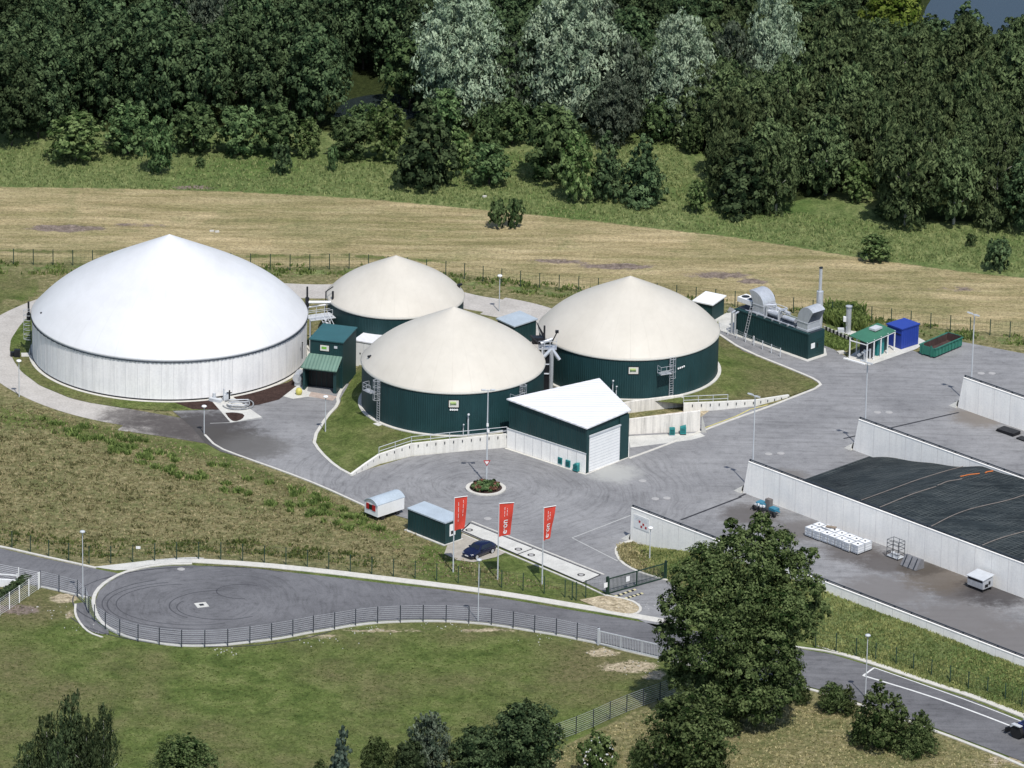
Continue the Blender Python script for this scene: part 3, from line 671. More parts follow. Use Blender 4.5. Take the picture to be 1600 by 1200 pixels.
# ---------------------------------------------------------------- lawns round the tanks (raised beds of earth)
def loft(name, inner, outer, mat, n=10, kind=True):
    V = []; m = len(inner)
    for i in range(n+1):
        t = i/n
        for a, b in zip(inner, outer):
            q = a.lerp(b, t); q.z = a.z+(b.z-a.z)*(3*t*t-2*t*t*t); V.append(q)
    F = [(i*m+j, i*m+j+1, (i+1)*m+j+1, (i+1)*m+j) for i in range(n) for j in range(m-1)]
    o = MB().add(V, F).build(name, mat, smooth=True)
    return struct(o) if kind else o
def ringarc(key, a0, a1, n, dz=0, ro=.38):
    T, c, R, zb, h = TK[key]; return [c+Vector((math.cos(rad(a0+(a1-a0)*i/(n-1)))*(R+ro), math.sin(rad(a0+(a1-a0)*i/(n-1)))*(R+ro), zb+dz)) for i in range(n)]
def evenn(pts, n):
    L = [0]
    for a, b in zip(pts, pts[1:]): L.append(L[-1]+(b-a).length)
    out = []
    for i in range(n):
        s = L[-1]*i/(n-1); j = max(0, min(len(pts)-2, int(np.searchsorted(L, s))-1)); t = (s-L[j])/max(1e-6, L[j+1]-L[j]); out.append(pts[j].lerp(pts[j+1], min(1, t)))
    return out
def PZ(l): return [P(x, y, z) for x, y, z in l]
W1T = [(548, 743, .08), (570, 727, .55), (592, 712, 1.0), (642, 695.5, 1.35), (700, 689, 1.45), (792, 680, 1.55)]
outer = PZ([(600, 545, .3), (565, 562, .2), (553, 588, .08), (532, 622, .08), (532, 633, .08), (514, 651, .08), (491, 688, .08), (502, 706, .08), (527, 729, .08)]+W1T)
loft('tank_lawn', ringarc('front', 140, 302, 60), evenn(outer, 60), m_lawn, 12)
outer = PZ([(1300, 600, .08), (1283, 603, .08)][1:]+[(1276, 596, .08), (1250, 584, .08), (1160, 548, .08), (1125, 524, .08), (1121, 505, .08)])
oR = PZ([(968, 632, 1.2), (1067, 619, 1.3), (1070, 632, 1.0), (1120, 630, .9), (1180, 627, .6), (1232, 619, .1), (1281, 603, .08), (1276, 597, .08), (1250, 585, .08), (1160, 549, .08), (1125, 525, .08), (1122, 500, .08)])
loft('tank_lawn_right', ringarc('right', -105, 32, 60), evenn(oR, 60), m_lawn, 12)
T, c, R, zb, h = TK['big']
outB = PZ([(60, 478, .065), (44, 494, .065), (30, 510, .065), (17, 530, .065), (15, 546, .065), (21, 563, .065), (34, 581, .065), (62, 602, .065), (110, 622, .065), (140, 629, .065), (190, 637, .065), (262, 642, .065), (330, 640, .065)])
loft('tank_lawn_left', ringarc('big', 165, 285, 50, .07, .42), evenn(outB, 50), m_lawn, 6)
# ---------------------------------------------------------------- retaining walls
def rwall(name, lab, pts, thick=.3, mat=None, rail=None, brackets=0):
    q = PZ([(x, y, z) for x, y, z in pts]); T = thing(name, lab, 'retaining wall', (q[0].x, q[0].y, 0), group='concrete retaining walls')
    z1 = [v.z+.2 for v in q]; MB().wall(q, thick, [-.1]*len(q), z1).build('wall', mat or m_oldconc, T, world=True)
    if brackets:
        m = MB(); ev = even(q, 1.1)
        for p in ev[1:]: m.box((p.x, p.y-.18, p.z-.12), (.10, .12, .28))
        m.build('brackets', m_darkpost, T, world=True)
    if rail:
        r = even([v for v in q[rail:]], 2.2); m = MB()
        up = lambda p, d: Vector((p.x, p.y, p.z+.1+d))
        for d in (.45, .95): m.path([up(p, d) for p in r], .04, 5)
        for p in r: m.tube(up(p, 0), up(p, .95), .04, 5)
        m.build('handrail', m_galvp, T, world=True)
    return T
rwall('retaining_wall', 'low pale retaining wall curving from the drive up to the hall', W1T, .3, m_yardconc, 2, 1)
rwall('retaining_wall', 'stained upper wall between the right green tank and the pit', [(968, 632, 1.2), (1010, 626, 1.25), (1067, 619, 1.3)], .35)
q = PZ([(970, 640, 0), (1067, 643, 0)])
# the pit wall stands deep: its foot shows in the pit
rwall('retaining_wall', 'stained lower wall with two teal cabinets before it', [(980, 657.5, 1.75), (1038, 650.5, 2.05), (1094, 644, 2.45)], .35)
b = MB(); p = P(1096, 676); b.prism([p, p+Vector((.6, -.1, 0)), p+Vector((.55, .3, 0)), p+Vector((0, .3, 0))], 0, [2.2, .1, .1, 2.2]); tag(b.build('wall_buttress', m_slab), 'sloping concrete buttress at the end of the stained wall', 'buttress')
rwall('retaining_wall', 'low retaining wall with brackets along the right lawn', [(1068, 632, 1.0), (1120, 630, .9), (1180, 627, .6), (1232, 619, .1)], .28, m_yardconc, None, 1)
m = MB(); r = even(PZ([(1068, 631, 1.1), (1137, 628, .9)]), 2.0)
for d in (.45, .95): m.path([Vector((p.x, p.y, p.z+d)) for p in r], .04, 5)
for p in r: m.tube((p.x, p.y, p.z-.1), (p.x, p.y, p.z+.95), .04, 5)
tag(m.build('pit_handrail', m_galvp), 'grey steel handrail on the lawn edge above the low wall', 'handrail')
sheet('pit_floor', [(980, 655), (1067, 643), (1110, 641), (1096, 652), (985, 668)], .06, m_sand)

# ---------------------------------------------------------------- silage walls
def hnear(base, top): return HZ(base[0], base[1], top)
HW = 4.05; m_joint = paint('joint', (.66, .64, .62), .1, 1, .9)
def silage_wall(lab, x, y, L, slant=.75, sign_=False):
    # (x, y): top leading corner of the wall in the photo
    s = P(x, y, HW); s.z = 0; T = thing('silage_wall', lab, 'wall', (s.x, s.y, 0), ANG, 'silage bunker walls')
    n = int(L/2.5); m = MB()
    m.add([(-slant, -.16, 0), (0, -.16, HW), (0, .14, HW), (-slant, .14, 0), (L, -.16, 0), (L, -.16, HW), (L, .14, HW), (L, .14, 0)], [(0, 4, 5, 1), (1, 5, 6, 2), (2, 6, 7, 3), (0, 1, 2, 3), (4, 7, 6, 5)])
    m0 = m
    m = MB()
    for i in range(1, n): m.bx(i*2.5-.025, i*2.5+.025, -.168, -.15, .03, HW-.02)
    multi('wall', [(m0, m_wallconc), (m, m_joint)], T)
    m = MB(); m.bx(0, L, .02, .12, HW+.22, HW+.32); m.bx(0, L, .0, .10, HW+.02, HW+.12)
    for i in range(0, n+1): m.bx(i*2.5, i*2.5+.12, -.02, .13, HW, HW+.33)
    m.build('top_rail', m_darkpost, T)
    m = MB(); m.bx(0, L, -.19, -.02, HW, HW+.09); m.build('coping', m_wallconc, T)
    m = MB(); m.add([(-slant-1.1, -.5, .055), (-slant, -.5, .055), (-slant, .5, .055), (-slant-1.1, .3, .055), (-slant-.05, -.15, .9), (-slant-.05, .12, .9)], [(0, 1, 2, 3), (0, 1, 4), (2, 3, 5), (0, 4, 5, 3)]); m.build('buttress', m_slab, T)
    return T, s
W = [silage_wall('rearmost white silage wall, at the right edge above an empty bay', 1507, 590, 34), silage_wall('second silage wall, its far side above the dark netting', 1343, 655.5, 45),
     silage_wall('long white silage wall with white cage tanks and trolleys at its foot', 1171, 721.5, 60), silage_wall('lowest silage wall, half hidden by the big tree', 988, 793, 75, .05)]
T4 = W[3][0]
MB().bx(.5, 2.9, -.2, -.165, 1.9, 3.5).build('notice_board', m_whitep, T4)
m = MB()
for (u, v_) in ((1.3, 2.9), (2.0, 2.7), (1.6, 2.3), (2.35, 2.35)): m.lathe([(0, 0), (.16, 0)], (0, 0, 0), 10); 
m = MB()
for (u, v_) in ((1.4, 2.8), (2.0, 2.6), (1.7, 2.25), (2.4, 2.3)): m.box((u, -.21, v_), (.26, .015, .26), 0)
m.build('red_symbols', m_redp, T4)
m = MB()
for i in range(3): m.bx(.7, 2.6, -.208, -.2, 3.2-i*.16, 3.24-i*.16)
m.build('notice_lines', m_galvp, T4)
PERP = Vector((-DIRY.y, DIRY.x, 0))
def fr(u, v_, z=0): return W[2][1]+DIRY*u+PERP*v_+Vector((0, 0, z))      # frame on the long wall: u along it, v towards the rear
BAY = (W[1][1]-W[2][1]).dot(PERP); OFF2 = (W[1][1]-W[2][1]).dot(DIRY)
# silage heap under netting
def heap_z(u, v_):
    t = v_/BAY; toe = 1.6+.6*t+1.2*math.sin(t*5)*.5
    k = max(0, min(1, (u-toe)/17.0)); k = k**.8*(1-.12*math.sin(math.pi*k))
    side = 1-.18*max(0, t-.55)/.45*max(0, 1-(u-2)/22)
    return (3.95+.25*math.sin(math.pi*min(1, max(0, t))))*k*side+.15*math.sin(math.pi*t)*k+.06*math.sin(u*.9+t*4)+.06*math.sin(u*.31)*k+.02
V = []; nu, nv = 120, 40; U1 = 58
for i in range(nu+1):
    for j in range(nv+1):
        t = j/nv; u = 1.2+(U1-1.2)*i/nu; v_ = .2+(BAY-.42)*t; V.append(fr(u+OFF2*t*.0, v_, max(.06, heap_z(u, v_))))
F = [(i*(nv+1)+j, (i+1)*(nv+1)+j, (i+1)*(nv+1)+j+1, i*(nv+1)+j+1) for i in range(nu) for j in range(nv)]
TP = thing('silage_heap', 'silage heap under dark woven netting between the two long walls', 'silage heap', fr(1, 1))
MB().add(V, F).build('netting_cover', m_tarp, TP, world=True, smooth=True)
def strap(u0, u1, mat, r=.04, v0=.3, v1=None, wig=.3, name='strap'):
    v1 = v1 or BAY-.3; pts = []
    for i in range(25):
        t = i/24; v_ = v0+(v1-v0)*t; u = u0+(u1-u0)*t+wig*math.sin(t*7+u0)*.6; pts.append(fr(u, v_, heap_z(u, v_)+.06))
    MB().path(pts, r, 5).build(name, mat, TP, world=True)
m_rope = paint('sandbag row', (.22, .19, .17), .2, 2, .9)
strap(15.5, 15.8, m_rope, .045, wig=.03); strap(19.6, 20.4, m_rope, .05, v1=BAY*.48, wig=.1); strap(19.9, 20.4, m_orange, .07, v0=BAY*.72, v1=BAY*.86, wig=.1)
strap(20.2, 20.5, m_rope, .05, v0=BAY*.5, v1=BAY*.7, wig=.2); strap(27.5, 28.6, m_rope, .045, v1=BAY*.8, wig=.5); strap(35.5, 37, m_rope, .05, v1=BAY*.9, wig=.5); strap(41.5, 43, m_rope, .045, wig=.45)
strap(20.6, 20.6, m_orange, .08, v0=BAY*.9, v1=BAY*.97, wig=.1)

# ---------------------------------------------------------------- south bank
def s4(u, v_=0, z=0): return W[3][1]+DIRY*u+PERP*v_+Vector((0, 0, z))
up = [s4(4.6, -.18, .1), s4(8, -.18, 1.1), s4(12, -.18, 1.9), s4(18, -.18, 2.6), s4(25, -.18, 2.9), s4(40, -.18, 3.05), s4(60, -.18, 3.05), s4(76, -.18, 3.05)]
dn = PZ([(985, 849, .06), (1012, 897, .06), (1045, 907, .06), (1110, 950, .05), (1190, 985, .05), (1260, 1005, .05), (1300, 1016, .05), (1360, 1032, .05), (1450, 1063, .05), (1520, 1085, .05), (1600, 1115, .05), (1760, 1180, .05)])
loft('grass_bank', evenn(up, 90), evenn(dn, 90), m_bank, 16)
BU, BD = evenn(up, 90), evenn(dn, 90)
sheet('grass_bump', [(985, 848), (970, 852), (964, 862), (972, 877), (992, 889), (1012, 897), (1045, 906), (1150, 965), (1180, 900), (1090, 885)], .09, m_hay)

# ---------------------------------------------------------------- buildings
def frame(fl, fr_, br):                        # base corners in the photo -> thing frame (x along front, y towards the back)
    a, b, c_ = P(*fl), P(*fr_), P(*br); d = b-a; rz = math.atan2(d.y, d.x); wd = d.length; n = Vector((-d.y, d.x, 0)).normalized()
    return a, rz, wd, (c_-b).dot(n)
# feeding hall
B = PP([(793, 700), (915, 740), (981, 715), (934, 668)]); HT = [6.05, 5.6, 5.9, 6.05]
T = thing('feeding_hall', 'green hall with white roof and white roller gate, wedge-shaped, beside the front tank', 'hall', B[1], math.atan2((B[2]-B[1]).y, (B[2]-B[1]).x))
ctr = sum(B, Vector())/4
def inset(p, k): return p+(ctr-p).normalized()*k
MB().prism([inset(p, .12) for p in B], 2.35, [h-.02 for h in HT]).build('upper_wall', m_greenflat, T, world=True)
lo_ = MB(); lo_.wall([B[0], B[1]], .25, [0, 0], [2.5, 2.5]); lo_.wall([B[0], B[3]], .25, [0, 0], [2.5, 2.5]); lo_.wall([B[2], B[3]], .25, [0, 0], [2.5, 2.5]); 
ex = [p+(p-ctr).normalized()*.22 for p in B]
MB().prism(ex, HT, [h+.16 for h in HT]).build('roof', m_roofwhite, T, world=True)
W_ = (B[2]-B[1]).length
MB().bx(0, W_*.06, -.06, .2, 0, 5.4).build('gate_jamb', m_greenplain, T); MB().bx(W_*.78, W_, -.06, .2, 0, 5.5).build('gate_jamb', m_greenplain, T)
g = MB(); g.bx(W_*.06, W_*.78, -.12, .02, .1, 4.45); g0 = g
g = MB()
for i in range(1, 12): g.bx(W_*.06+.02, W_*.78-.02, -.135, -.125, i*.37, i*.37+.03)
multi('roller_gate', [(g0, m_whitep), (g, m_galvp)], T)
MB().bx(W_*.05, W_*.79, -.2, -.02, 4.45, 4.65).build('gate_head', m_galvp, T)
MB().wall([B[0]+Vector((-.05, -.12, 0)), B[1]+Vector((.0, -.14, 0))], .1, [2.45, 2.45], [2.56, 2.56]).build('sill_strip', m_galvp, T, world=True)
d = (B[1]-B[0]); nrm = Vector((d.y, -d.x, 0)).normalized()
m = MB()
for i in range(1, 9): q = B[0].lerp(B[1], i/9)+nrm*.13; m.box((q.x, q.y, 1.2), (.05, .02, 2.3), math.atan2(d.y, d.x))
multi('plinth_wall', [(lo_, m_wallconc), (m, paint('joint dark', (.5, .49, .48), .1, 1, .9))], T, world=True)
strp = MB(); strp.strip([B[0]+nrm*.35, B[1]+nrm*.35+d.normalized()*.3, B[2]+(B[2]-B[1]).normalized()*.2+nrm*.3], .35, 0, .1); struct(strp.build('hall_kerb', m_kerb))
for (x, y, kind, lab) in ((877, 727, 0, 'left teal ventilation cabinet on the hall plinth'), (889, 731.5, 0, 'middle teal ventilation cabinet on the hall plinth'), (901, 737, 1, 'right teal cabinet with slanted top at the hall plinth'), (1050, 681, 0, 'small teal cabinet on a pallet before the stained wall'), (1067, 679, 1, 'larger teal cabinet with slanted side before the stained wall')):
    p = P(x, y); a = math.atan2(d.y, d.x) if x < 1000 else rad(5); T2 = thing('teal_cabinet', lab, 'cabinet', p+Vector((0, 0, .0)), a, 'teal cabinets')
    m = MB()
    if kind: m.add([(-.35, -.3, .15), (.35, -.3, .15), (.35, .2, .15), (-.35, .2, .15), (-.35, -.3, .9), (.15, -.3, 1.15), (.35, -.3, .9), (-.35, .2, 1.0), (.35, .2, 1.2)], [(0, 1, 6, 5, 4), (1, 2, 8, 6), (2, 3, 7, 8), (3, 0, 4, 7), (4, 5, 6, 8, 7)])
    else: m.bx(-.32, .32, -.28, .2, .25, 1.05)
    m.build('housing', m_tealbox, T2); m = MB(); m.bx(-.36, .36, -.3, .22, .0, .16); m.build('base', m_galvp if not kind else m_black, T2)
    m = MB()
    for i in range(3): m.bx(-.24, .24, -.305-.003*kind, -.285, .4+i*.18, .47+i*.18)
    m.build('louvre', m_greenplain, T2)
# control building with porch
a, rz, wd, dp = frame((484, 603), (535, 609), (552, 585)); dp = max(dp, 3.2)
T = thing('control_building', 'dark green machine house with pale green porch roof beside the big tank', 'building', a, rz)
MB().bx(0, wd, 0, dp, 0, 6.0).build('wall', m_greenflat, T)
MB().bx(-.12, wd+.12, -.15, dp+.12, 6.0, 6.14).build('roof', m_teal, T)
pw = wd*.94
m = MB(); m.bx(-.35, -.1, -1.7, -.01, 0, 2.9); m.bx(pw-.4, pw, -1.7, -.01, 0, 2.9); m.bx(-.35, pw, -1.72, -1.5, 2.7, 2.98); m.build('porch_frame', m_greenplain, T)
m = MB(); m.add([(-.55, -2.0, 3.05), (pw+.12, -2.0, 3.05), (pw+.2, -.02, 4.25), (-.1, -.02, 4.25), (-.55, -2.0, 2.93), (pw+.12, -2.0, 2.93), (pw+.2, -.02, 4.1), (-.1, -.02, 4.1)], [(0, 1, 2, 3), (4, 7, 6, 5), (0, 4, 5, 1), (1, 5, 6, 2), (3, 2, 6, 7), (0, 3, 7, 4)]); m.build('porch_roof', m_mint, T)
MB().bx(-.08, pw-.42, -.06, -.01, .05, 2.8).build('gate', m_black, T)
m = MB()
for i in range(5): m.bx(.2+i*.65, .24+i*.65, -.12, -.07, .1, 2.7)
m.build('machine_bars', m_greenplain, T)
MB().bx(1.3, 2.4, -.05, -.01, 4.75, 5.45).build('sign', m_rim, T)
m = MB(); m.bx(1.48, 2.1, -.075, -.055, 4.98, 5.28); m.build('sign_patch', m_signgreen, T)
MB().bx(1.22, 2.48, -.035, -.004, 4.67, 5.53).build('sign_frame', m_black, T)
MB().bx(3.05, 3.45, -.06, -.01, 5.2, 5.5).build('vent_grille', m_galvp, T)
sheet('porch_apron', [(486, 613), (527, 620), (520, 627), (482, 620)], .078, paint('reddish apron', (.42, .34, .29), .15, 1, .9, stretch=(1, 1, 1)))
# white cabin behind it
a, rz, wd, dp = frame((553, 571), (588, 577), (596, 565)); a.z = 0
T = thing('white_cabin', 'white flat-roofed cabin wedged between machine house and front tank', 'cabin', a, rz)
MB().bx(0, wd, 0, 3.0, 0, 3.2).build('wall', m_whitep, T); MB().bx(-.08, wd+.08, -.08, 3.08, 3.2, 3.34).build('roof', m_roofwhite, T); MB().bx(.75, .9, -.03, -.004, 1.6, 1.8).build('lock', m_black, T); MB().bx(1.3, 1.33, -.02, -.003, .2, 3.0).build('door_seam', m_galvp, T)
# box houses behind the tanks
def boxhouse(name, lab, cat, fl, fr_, br, h0, h1, wallm, roofm, over=.15):
    a, rz, wd, dp = frame(fl, fr_, br); T = thing(name, lab, cat, a, rz)
    MB().prism([(0, 0), (wd, 0), (wd, dp), (0, dp)], 0, [h0, h0, h1, h1]).build('wall', wallm, T)
    m = MB(); o = over; m.prism([(-o, -o), (wd+o, -o), (wd+o, dp+o), (-o, dp+o)], [h0+.01, h0+.01, h1+.01, h1+.01], [h0+.16, h0+.16, h1+.16, h1+.16]); m.build('roof', roofm, T)
    return T, wd, dp
boxhouse('pump_house', 'small green hut with pale blue roof between front and right tank', 'hut', (777, 529), (803, 541), (821, 525), 2.5, 2.75, m_greenflat, m_bluegrey)
T, wd, dp = boxhouse('technical_hut', 'green hut with white roof behind the right tank', 'hut', (1084, 497), (1112, 503), (1122, 490), 2.2, 2.4, m_greenflat, m_whitep, .2)
# site container beside the weighbridge
T, wd, dp = boxhouse('site_container', 'dark green site container with pale blue roof near the flagpoles', 'container', (637, 829), (695, 852), (719.5, 842.5), 2.62, 2.72, m_greenflat, m_bluegrey, .08)
MB().bx(wd+.003, wd+.05, .7, 1.6, .9, 2.3).build('notice', m_whitep, T); MB().bx(wd+.052, wd+.07, .9, 1.3, 1.1, 1.5).build('notice_mark', m_black, T)
m = MB(); m.bx(-.3, wd+.15, -.3, dp+.2, 0, .1); m.build('slab', m_slab, T)
# caravan-like works trailer
a, rz, wd, dp = frame((569.5, 807), (591, 816), (632, 803))
T = thing('works_trailer', 'white works trailer with rounded roof and red window shutters', 'trailer', a, rz)
wd = 2.25; dp = 4.1; n = 10
def arcx(k): t = k/n; return wd*t, 1.95+.55*math.sin(math.pi*t)**.75
prof = [(0, .55), (wd, .55)]+[arcx(n-i) for i in range(n+1)]
m = MB(); N = len(prof); m.add([(x, 0, z) for x, z in prof]+[(x, dp, z) for x, z in prof], [tuple(range(N)), tuple(range(2*N-1, N-1, -1))]+[(i, i+N, (i+1) % N+N, (i+1) % N) for i in range(2)]); m.build('body', m_whitep, T)
rp = [arcx(i) for i in range(n+1)]; m = MB(); N = n+1
m.add([(x, -.12, z+.05) for x, z in rp]+[(x, dp+.12, z+.05) for x, z in rp]+[(x, -.12, z-.03) for x, z in rp]+[(x, dp+.12, z-.03) for x, z in rp], [(i, i+1, i+1+N, i+N) for i in range(n)]+[(i+2*N, i+3*N, i+1+3*N, i+1+2*N) for i in range(n)]+[(i, i+2*N, i+1+2*N, i+1) for i in range(n)]); m.build('roof', m_bluegrey, T, smooth=False)
MB().bx(.32, .78, -.05, -.005, 1.15, 1.85).build('shutter', m_redp, T); MB().bx(1.35, 1.85, -.05, -.005, 1.15, 1.85).build('shutter', m_redp, T); MB().bx(.78, 1.35, -.04, -.004, 1.2, 1.8).build('window', m_glass, T)
m = MB(); m.bx(.15, wd-.15, .2, dp-.2, .38, .54); m.build('chassis', m_black, T)
for yy in (.9, 3.2):
    for xx in (.15, wd-.25): MB().tube((xx, yy, .3), (xx+.2, yy, .3), .3, 14).build('wheel', m_rubber, T)
MB().tube((wd/2, -.1, .4), (wd/2, -1.1, .35), .05, 6).build('drawbar', m_black, T)

# ---------------------------------------------------------------- power container and neighbours
a, rz, LN, DP = frame((1147, 521), (1262, 562), (1287.5, 551.5)); DP = 2.9
T = thing('power_container', 'long dark green generator container with silver hoods and ladder on top', 'container', a, rz)
HC = HZ(1262, 562, 522.5)
m = MB(); n = int(LN/.28)
for i in range(n): m.bx(i*LN/n+.04, (i+.5)*LN/n, -.05, 0, .15, HC-.15)
m.bx(0, LN, 0, DP, .02, HC); m.bx(-.03, LN+.06, -.08, -.051, 0, .15); m.bx(-.03, LN+.06, -.08, -.051, HC-.15, HC); m.build('body', m_greenplain, T)
m = MB()
for i in range(6): m.bx(LN+.003, LN+.03, 1.5, DP-.1, .5+i*.35, .53+i*.35)
m.build('louvre', m_greenpost, T)
MB().bx(LN+.003, LN+.06, .5, 1.15, 1.3, 1.95).build('notice', m_whitep, T); MB().bx(LN+.003, LN+.05, 1.55, 1.7, 1.3, 1.8).build('lock', m_black, T)
MB().bx(-.4, LN+.3, -.35, DP+.3, 0, .08).build('slab', m_kerb, T)
m = MB()
for yy, zz in ((.12, .3), (.35, .12), (2.75, .25)): m.tube((2.2 if yy < .3 else 1.5, yy, HC+zz), (LN-2.6, yy, HC+zz), .06, 6)
for i in range(6): m.bx(2.3+i*1.3, 2.36+i*1.3, .05, .4, HC, HC+.3)
m.build('roof_pipes', m_steel, T)
MB().bx(0, LN, .5, DP-.3, HC+.01, HC+.05).build('roof_deck', m_darkpost, T)
def hood(u, wdx, dy, v0, hb, flip):
    m = MB(); m.bx(u, u+wdx, v0, v0+dy, HC, HC+hb); m.bx(u-.05, u+wdx+.05, v0-.05, v0+dy+.05, HC+hb-.02, HC+hb+.08); m.bx(u-.08, u+wdx+.08, v0-.08, v0+dy+.08, HC+.05, HC+.28); m.build('hood_base', m_galv, T)
    # quarter-round cowl blowing along -y (flip=1) or +x
    pts = []; R_ = (wdx if flip in (0, 2) else dy)
    for i in range(11):
        t = i/10*math.pi*(.72 if flip == 2 else .62); pts.append((R_*(1-math.cos(t))*(.9 if flip == 2 else 1.05), R_*(1.15 if flip == 2 else .95)*math.sin(t)))
    m = MB(); z0 = HC+hb+.08; V = []
    for (q, zz) in pts:
        if flip == 0: V += [(u+wdx-q, v0, z0+zz), (u+wdx-q, v0+dy, z0+zz)]
        elif flip == 2: V += [(u+q, v0, z0+zz), (u+q, v0+dy, z0+zz)]
        else: V += [(u, v0+q, z0+zz), (u+wdx, v0+q, z0+zz)]
    Nn = len(pts); F_ = [(2*i, 2*i+1, 2*i+3, 2*i+2) for i in range(Nn-1)]
    sideA = [2*i for i in range(Nn)]; sideB = [2*i+1 for i in range(Nn)]
    if flip == 0: V += [(u, v0, z0), (u, v0+dy, z0)]
    elif flip == 2: V += [(u+wdx, v0, z0), (u+wdx, v0+dy, z0)]
    else: V += [(u, v0+dy, z0), (u+wdx, v0+dy, z0)]
    F_ += [tuple(sideA+[2*Nn]), tuple(reversed(sideB+[2*Nn+1]))]
    m.add(V, F_); m.build('cowl', m_galv, T, smooth=False)
hood(2.7, 1.7, 2.2, .4, 1.25, 0); hood(LN-2.3, 1.75, 2.2, .35, 1.1, 2)
m = MB(); m.bx(-.2, 2.3, .6, 2.2, HC+.75, HC+1.35)
cl = m.build('cooler', m_whitep, T)
for q in ((.45, 1.4), (1.65, 1.4)): MB().lathe([(0, HC+1.37), (.5, HC+1.37), (.52, HC+1.352)], (q[0], q[1], 0), 20).build('fan', m_black, cl)
m = MB()
for q in ((-.15, .65), (2.25, .65), (-.15, 2.15), (2.25, 2.15)): m.tube((q[0], q[1], HC), (q[0], q[1], HC+.75), .05, 6)
m.build('cooler_legs', m_black, T)
m = MB(); m.tube((4.7, 1.2, HC+.6), (6.6, 1.2, HC+.6), .42, 14); m.tube((5.0, 1.7, HC+1.2), (7.6, 1.9, HC+.9), .2, 10); m.tube((7.0, 1.4, HC+.45), (9.0, 1.4, HC+.45), .3, 12); m.tube((4.8, .6, HC), (4.8, .6, HC+1.6), .12, 8); m.tube((4.8, .6, HC+1.6), (5.7, 1.3, HC+1.7), .14, 8); m.tube((5.7, 1.3, HC+1.7), (5.7, 1.3, HC+.6), .14, 8); m.tube((6.8, .8, HC), (6.8, .8, HC+1.3), .1, 8); m.tube((6.8, .8, HC+1.3), (6.8, 2.2, HC+1.3), .1, 8)
m.build('silencer_pipes', m_steel, T, smooth=False)
m = MB()
for q in (4.5, 6.9): 
    for r_ in (.5, 2.0): m.tube((q, r_, HC), (q, r_, HC+1.5), .05, 5)
m.path([Vector((4.5, .5, HC+1.5)), Vector((6.9, .5, HC+1.5)), Vector((6.9, 2, HC+1.5)), Vector((4.5, 2, HC+1.5)), Vector((4.5, .5, HC+1.5))], .04, 5); m.build('pipe_frame', m_galvp, T)
m = MB()
for s in (2.25, 2.65): m.tube((s+.0, -.75, 0), (s+.5, -.1, HC+1.1), .035, 5)
for i in range(13): t = (i+.5)/13; m.tube((2.25+.5*t, -.75+.65*t, (HC+1.1)*t), (2.65+.5*t, -.75+.65*t, (HC+1.1)*t), .025, 4)
m.build('ladder', m_galv, T)
m = MB()
for s in (-.1, .45): m.path([Vector((s, -.35, .1)), Vector((s, -.35, HC-.5)), Vector((s+.25, .05, HC-.2))], .13, 8)
m.build('side_ducts', m_steel, T)
m = MB()
for i in range(3): m.box((3.9+i*0.01, -.6, .45), (.12, .12, .9))
m.build('bollard', m_whitep, T)
# exhaust stack stands behind the container
p = fr_ = a+Matrix.Rotation(rz, 3, 'Z') @ Vector((LN-1.5, DP+.55, 0))
T = thing('exhaust_stack', 'tall silver exhaust stack behind the generator container', 'chimney', p)
hs = HZ(*PIX(p), 419)
MB().tube((0, 0, 0), (0, 0, hs*.72), .42, 20).build('lower_stack', m_steel, T, smooth=False); MB().tube((0, 0, hs*.72), (0, 0, hs), .2, 16).build('upper_stack', m_steel, T); MB().tube((0, 0, hs), (0, 0, hs+.12), .24, 16).build('cap', m_black, T)
p = P(1325, 521); T = thing('gas_flare', 'short silver flare pipe with box on a slab left of the gas skid', 'flare', p); h_ = HZ(1325, 521, 478)
MB().tube((0, 0, 0), (0, 0, h_*.9), .34, 16).build('stack', m_steel, T); m = MB(); m.lathe([(.2, h_*.9), (.42, h_*.97), (.42, h_), (0, h_+.1)], (0, 0, 0), 14); m.build('cowl', m_galv, T); MB().bx(-.65, -.3, -.2, .2, 1.6, 2.2).build('burner_box', m_whitep, T); MB().bx(-1.5, 1.3, -1.0, .8, .0, .09).build('slab', m_slab, T); MB().bx(-1.3, -.5, -.5, .2, .09, .7).build('switch_box', m_galvp, T)
# striped guard rail between container and skid
p0, p1 = P(1287, 518), P(1333, 538); T = thing('striped_barrier', 'low black and white striped barrier behind the generator container', 'barrier', p0)
m = MB(); m2 = MB()
for i in range(16):
    q0, q1 = p0.lerp(p1, i/16), p0.lerp(p1, (i+1)/16); (m if i % 2 else m2).wall([q0, q1], .12, [.35]*2, [.75]*2)
multi('striped_rail', [(m, m_black), (m2, m_kerb)], T, world=True)
m = MB()
for i in (0, 8, 16): q = p0.lerp(p1, i/16); m.tube((q.x, q.y, 0), (q.x, q.y, .4), .06, 6)
m.build('feet', m_black, T, world=True)
tag(MB().box(P(1314, 552)+Vector((0, 0, .12)), (.9, .7, .24), .4).build('shaft_cover', m_kerb), 'pale square shaft cover in the grass beside the generator container', 'shaft cover')
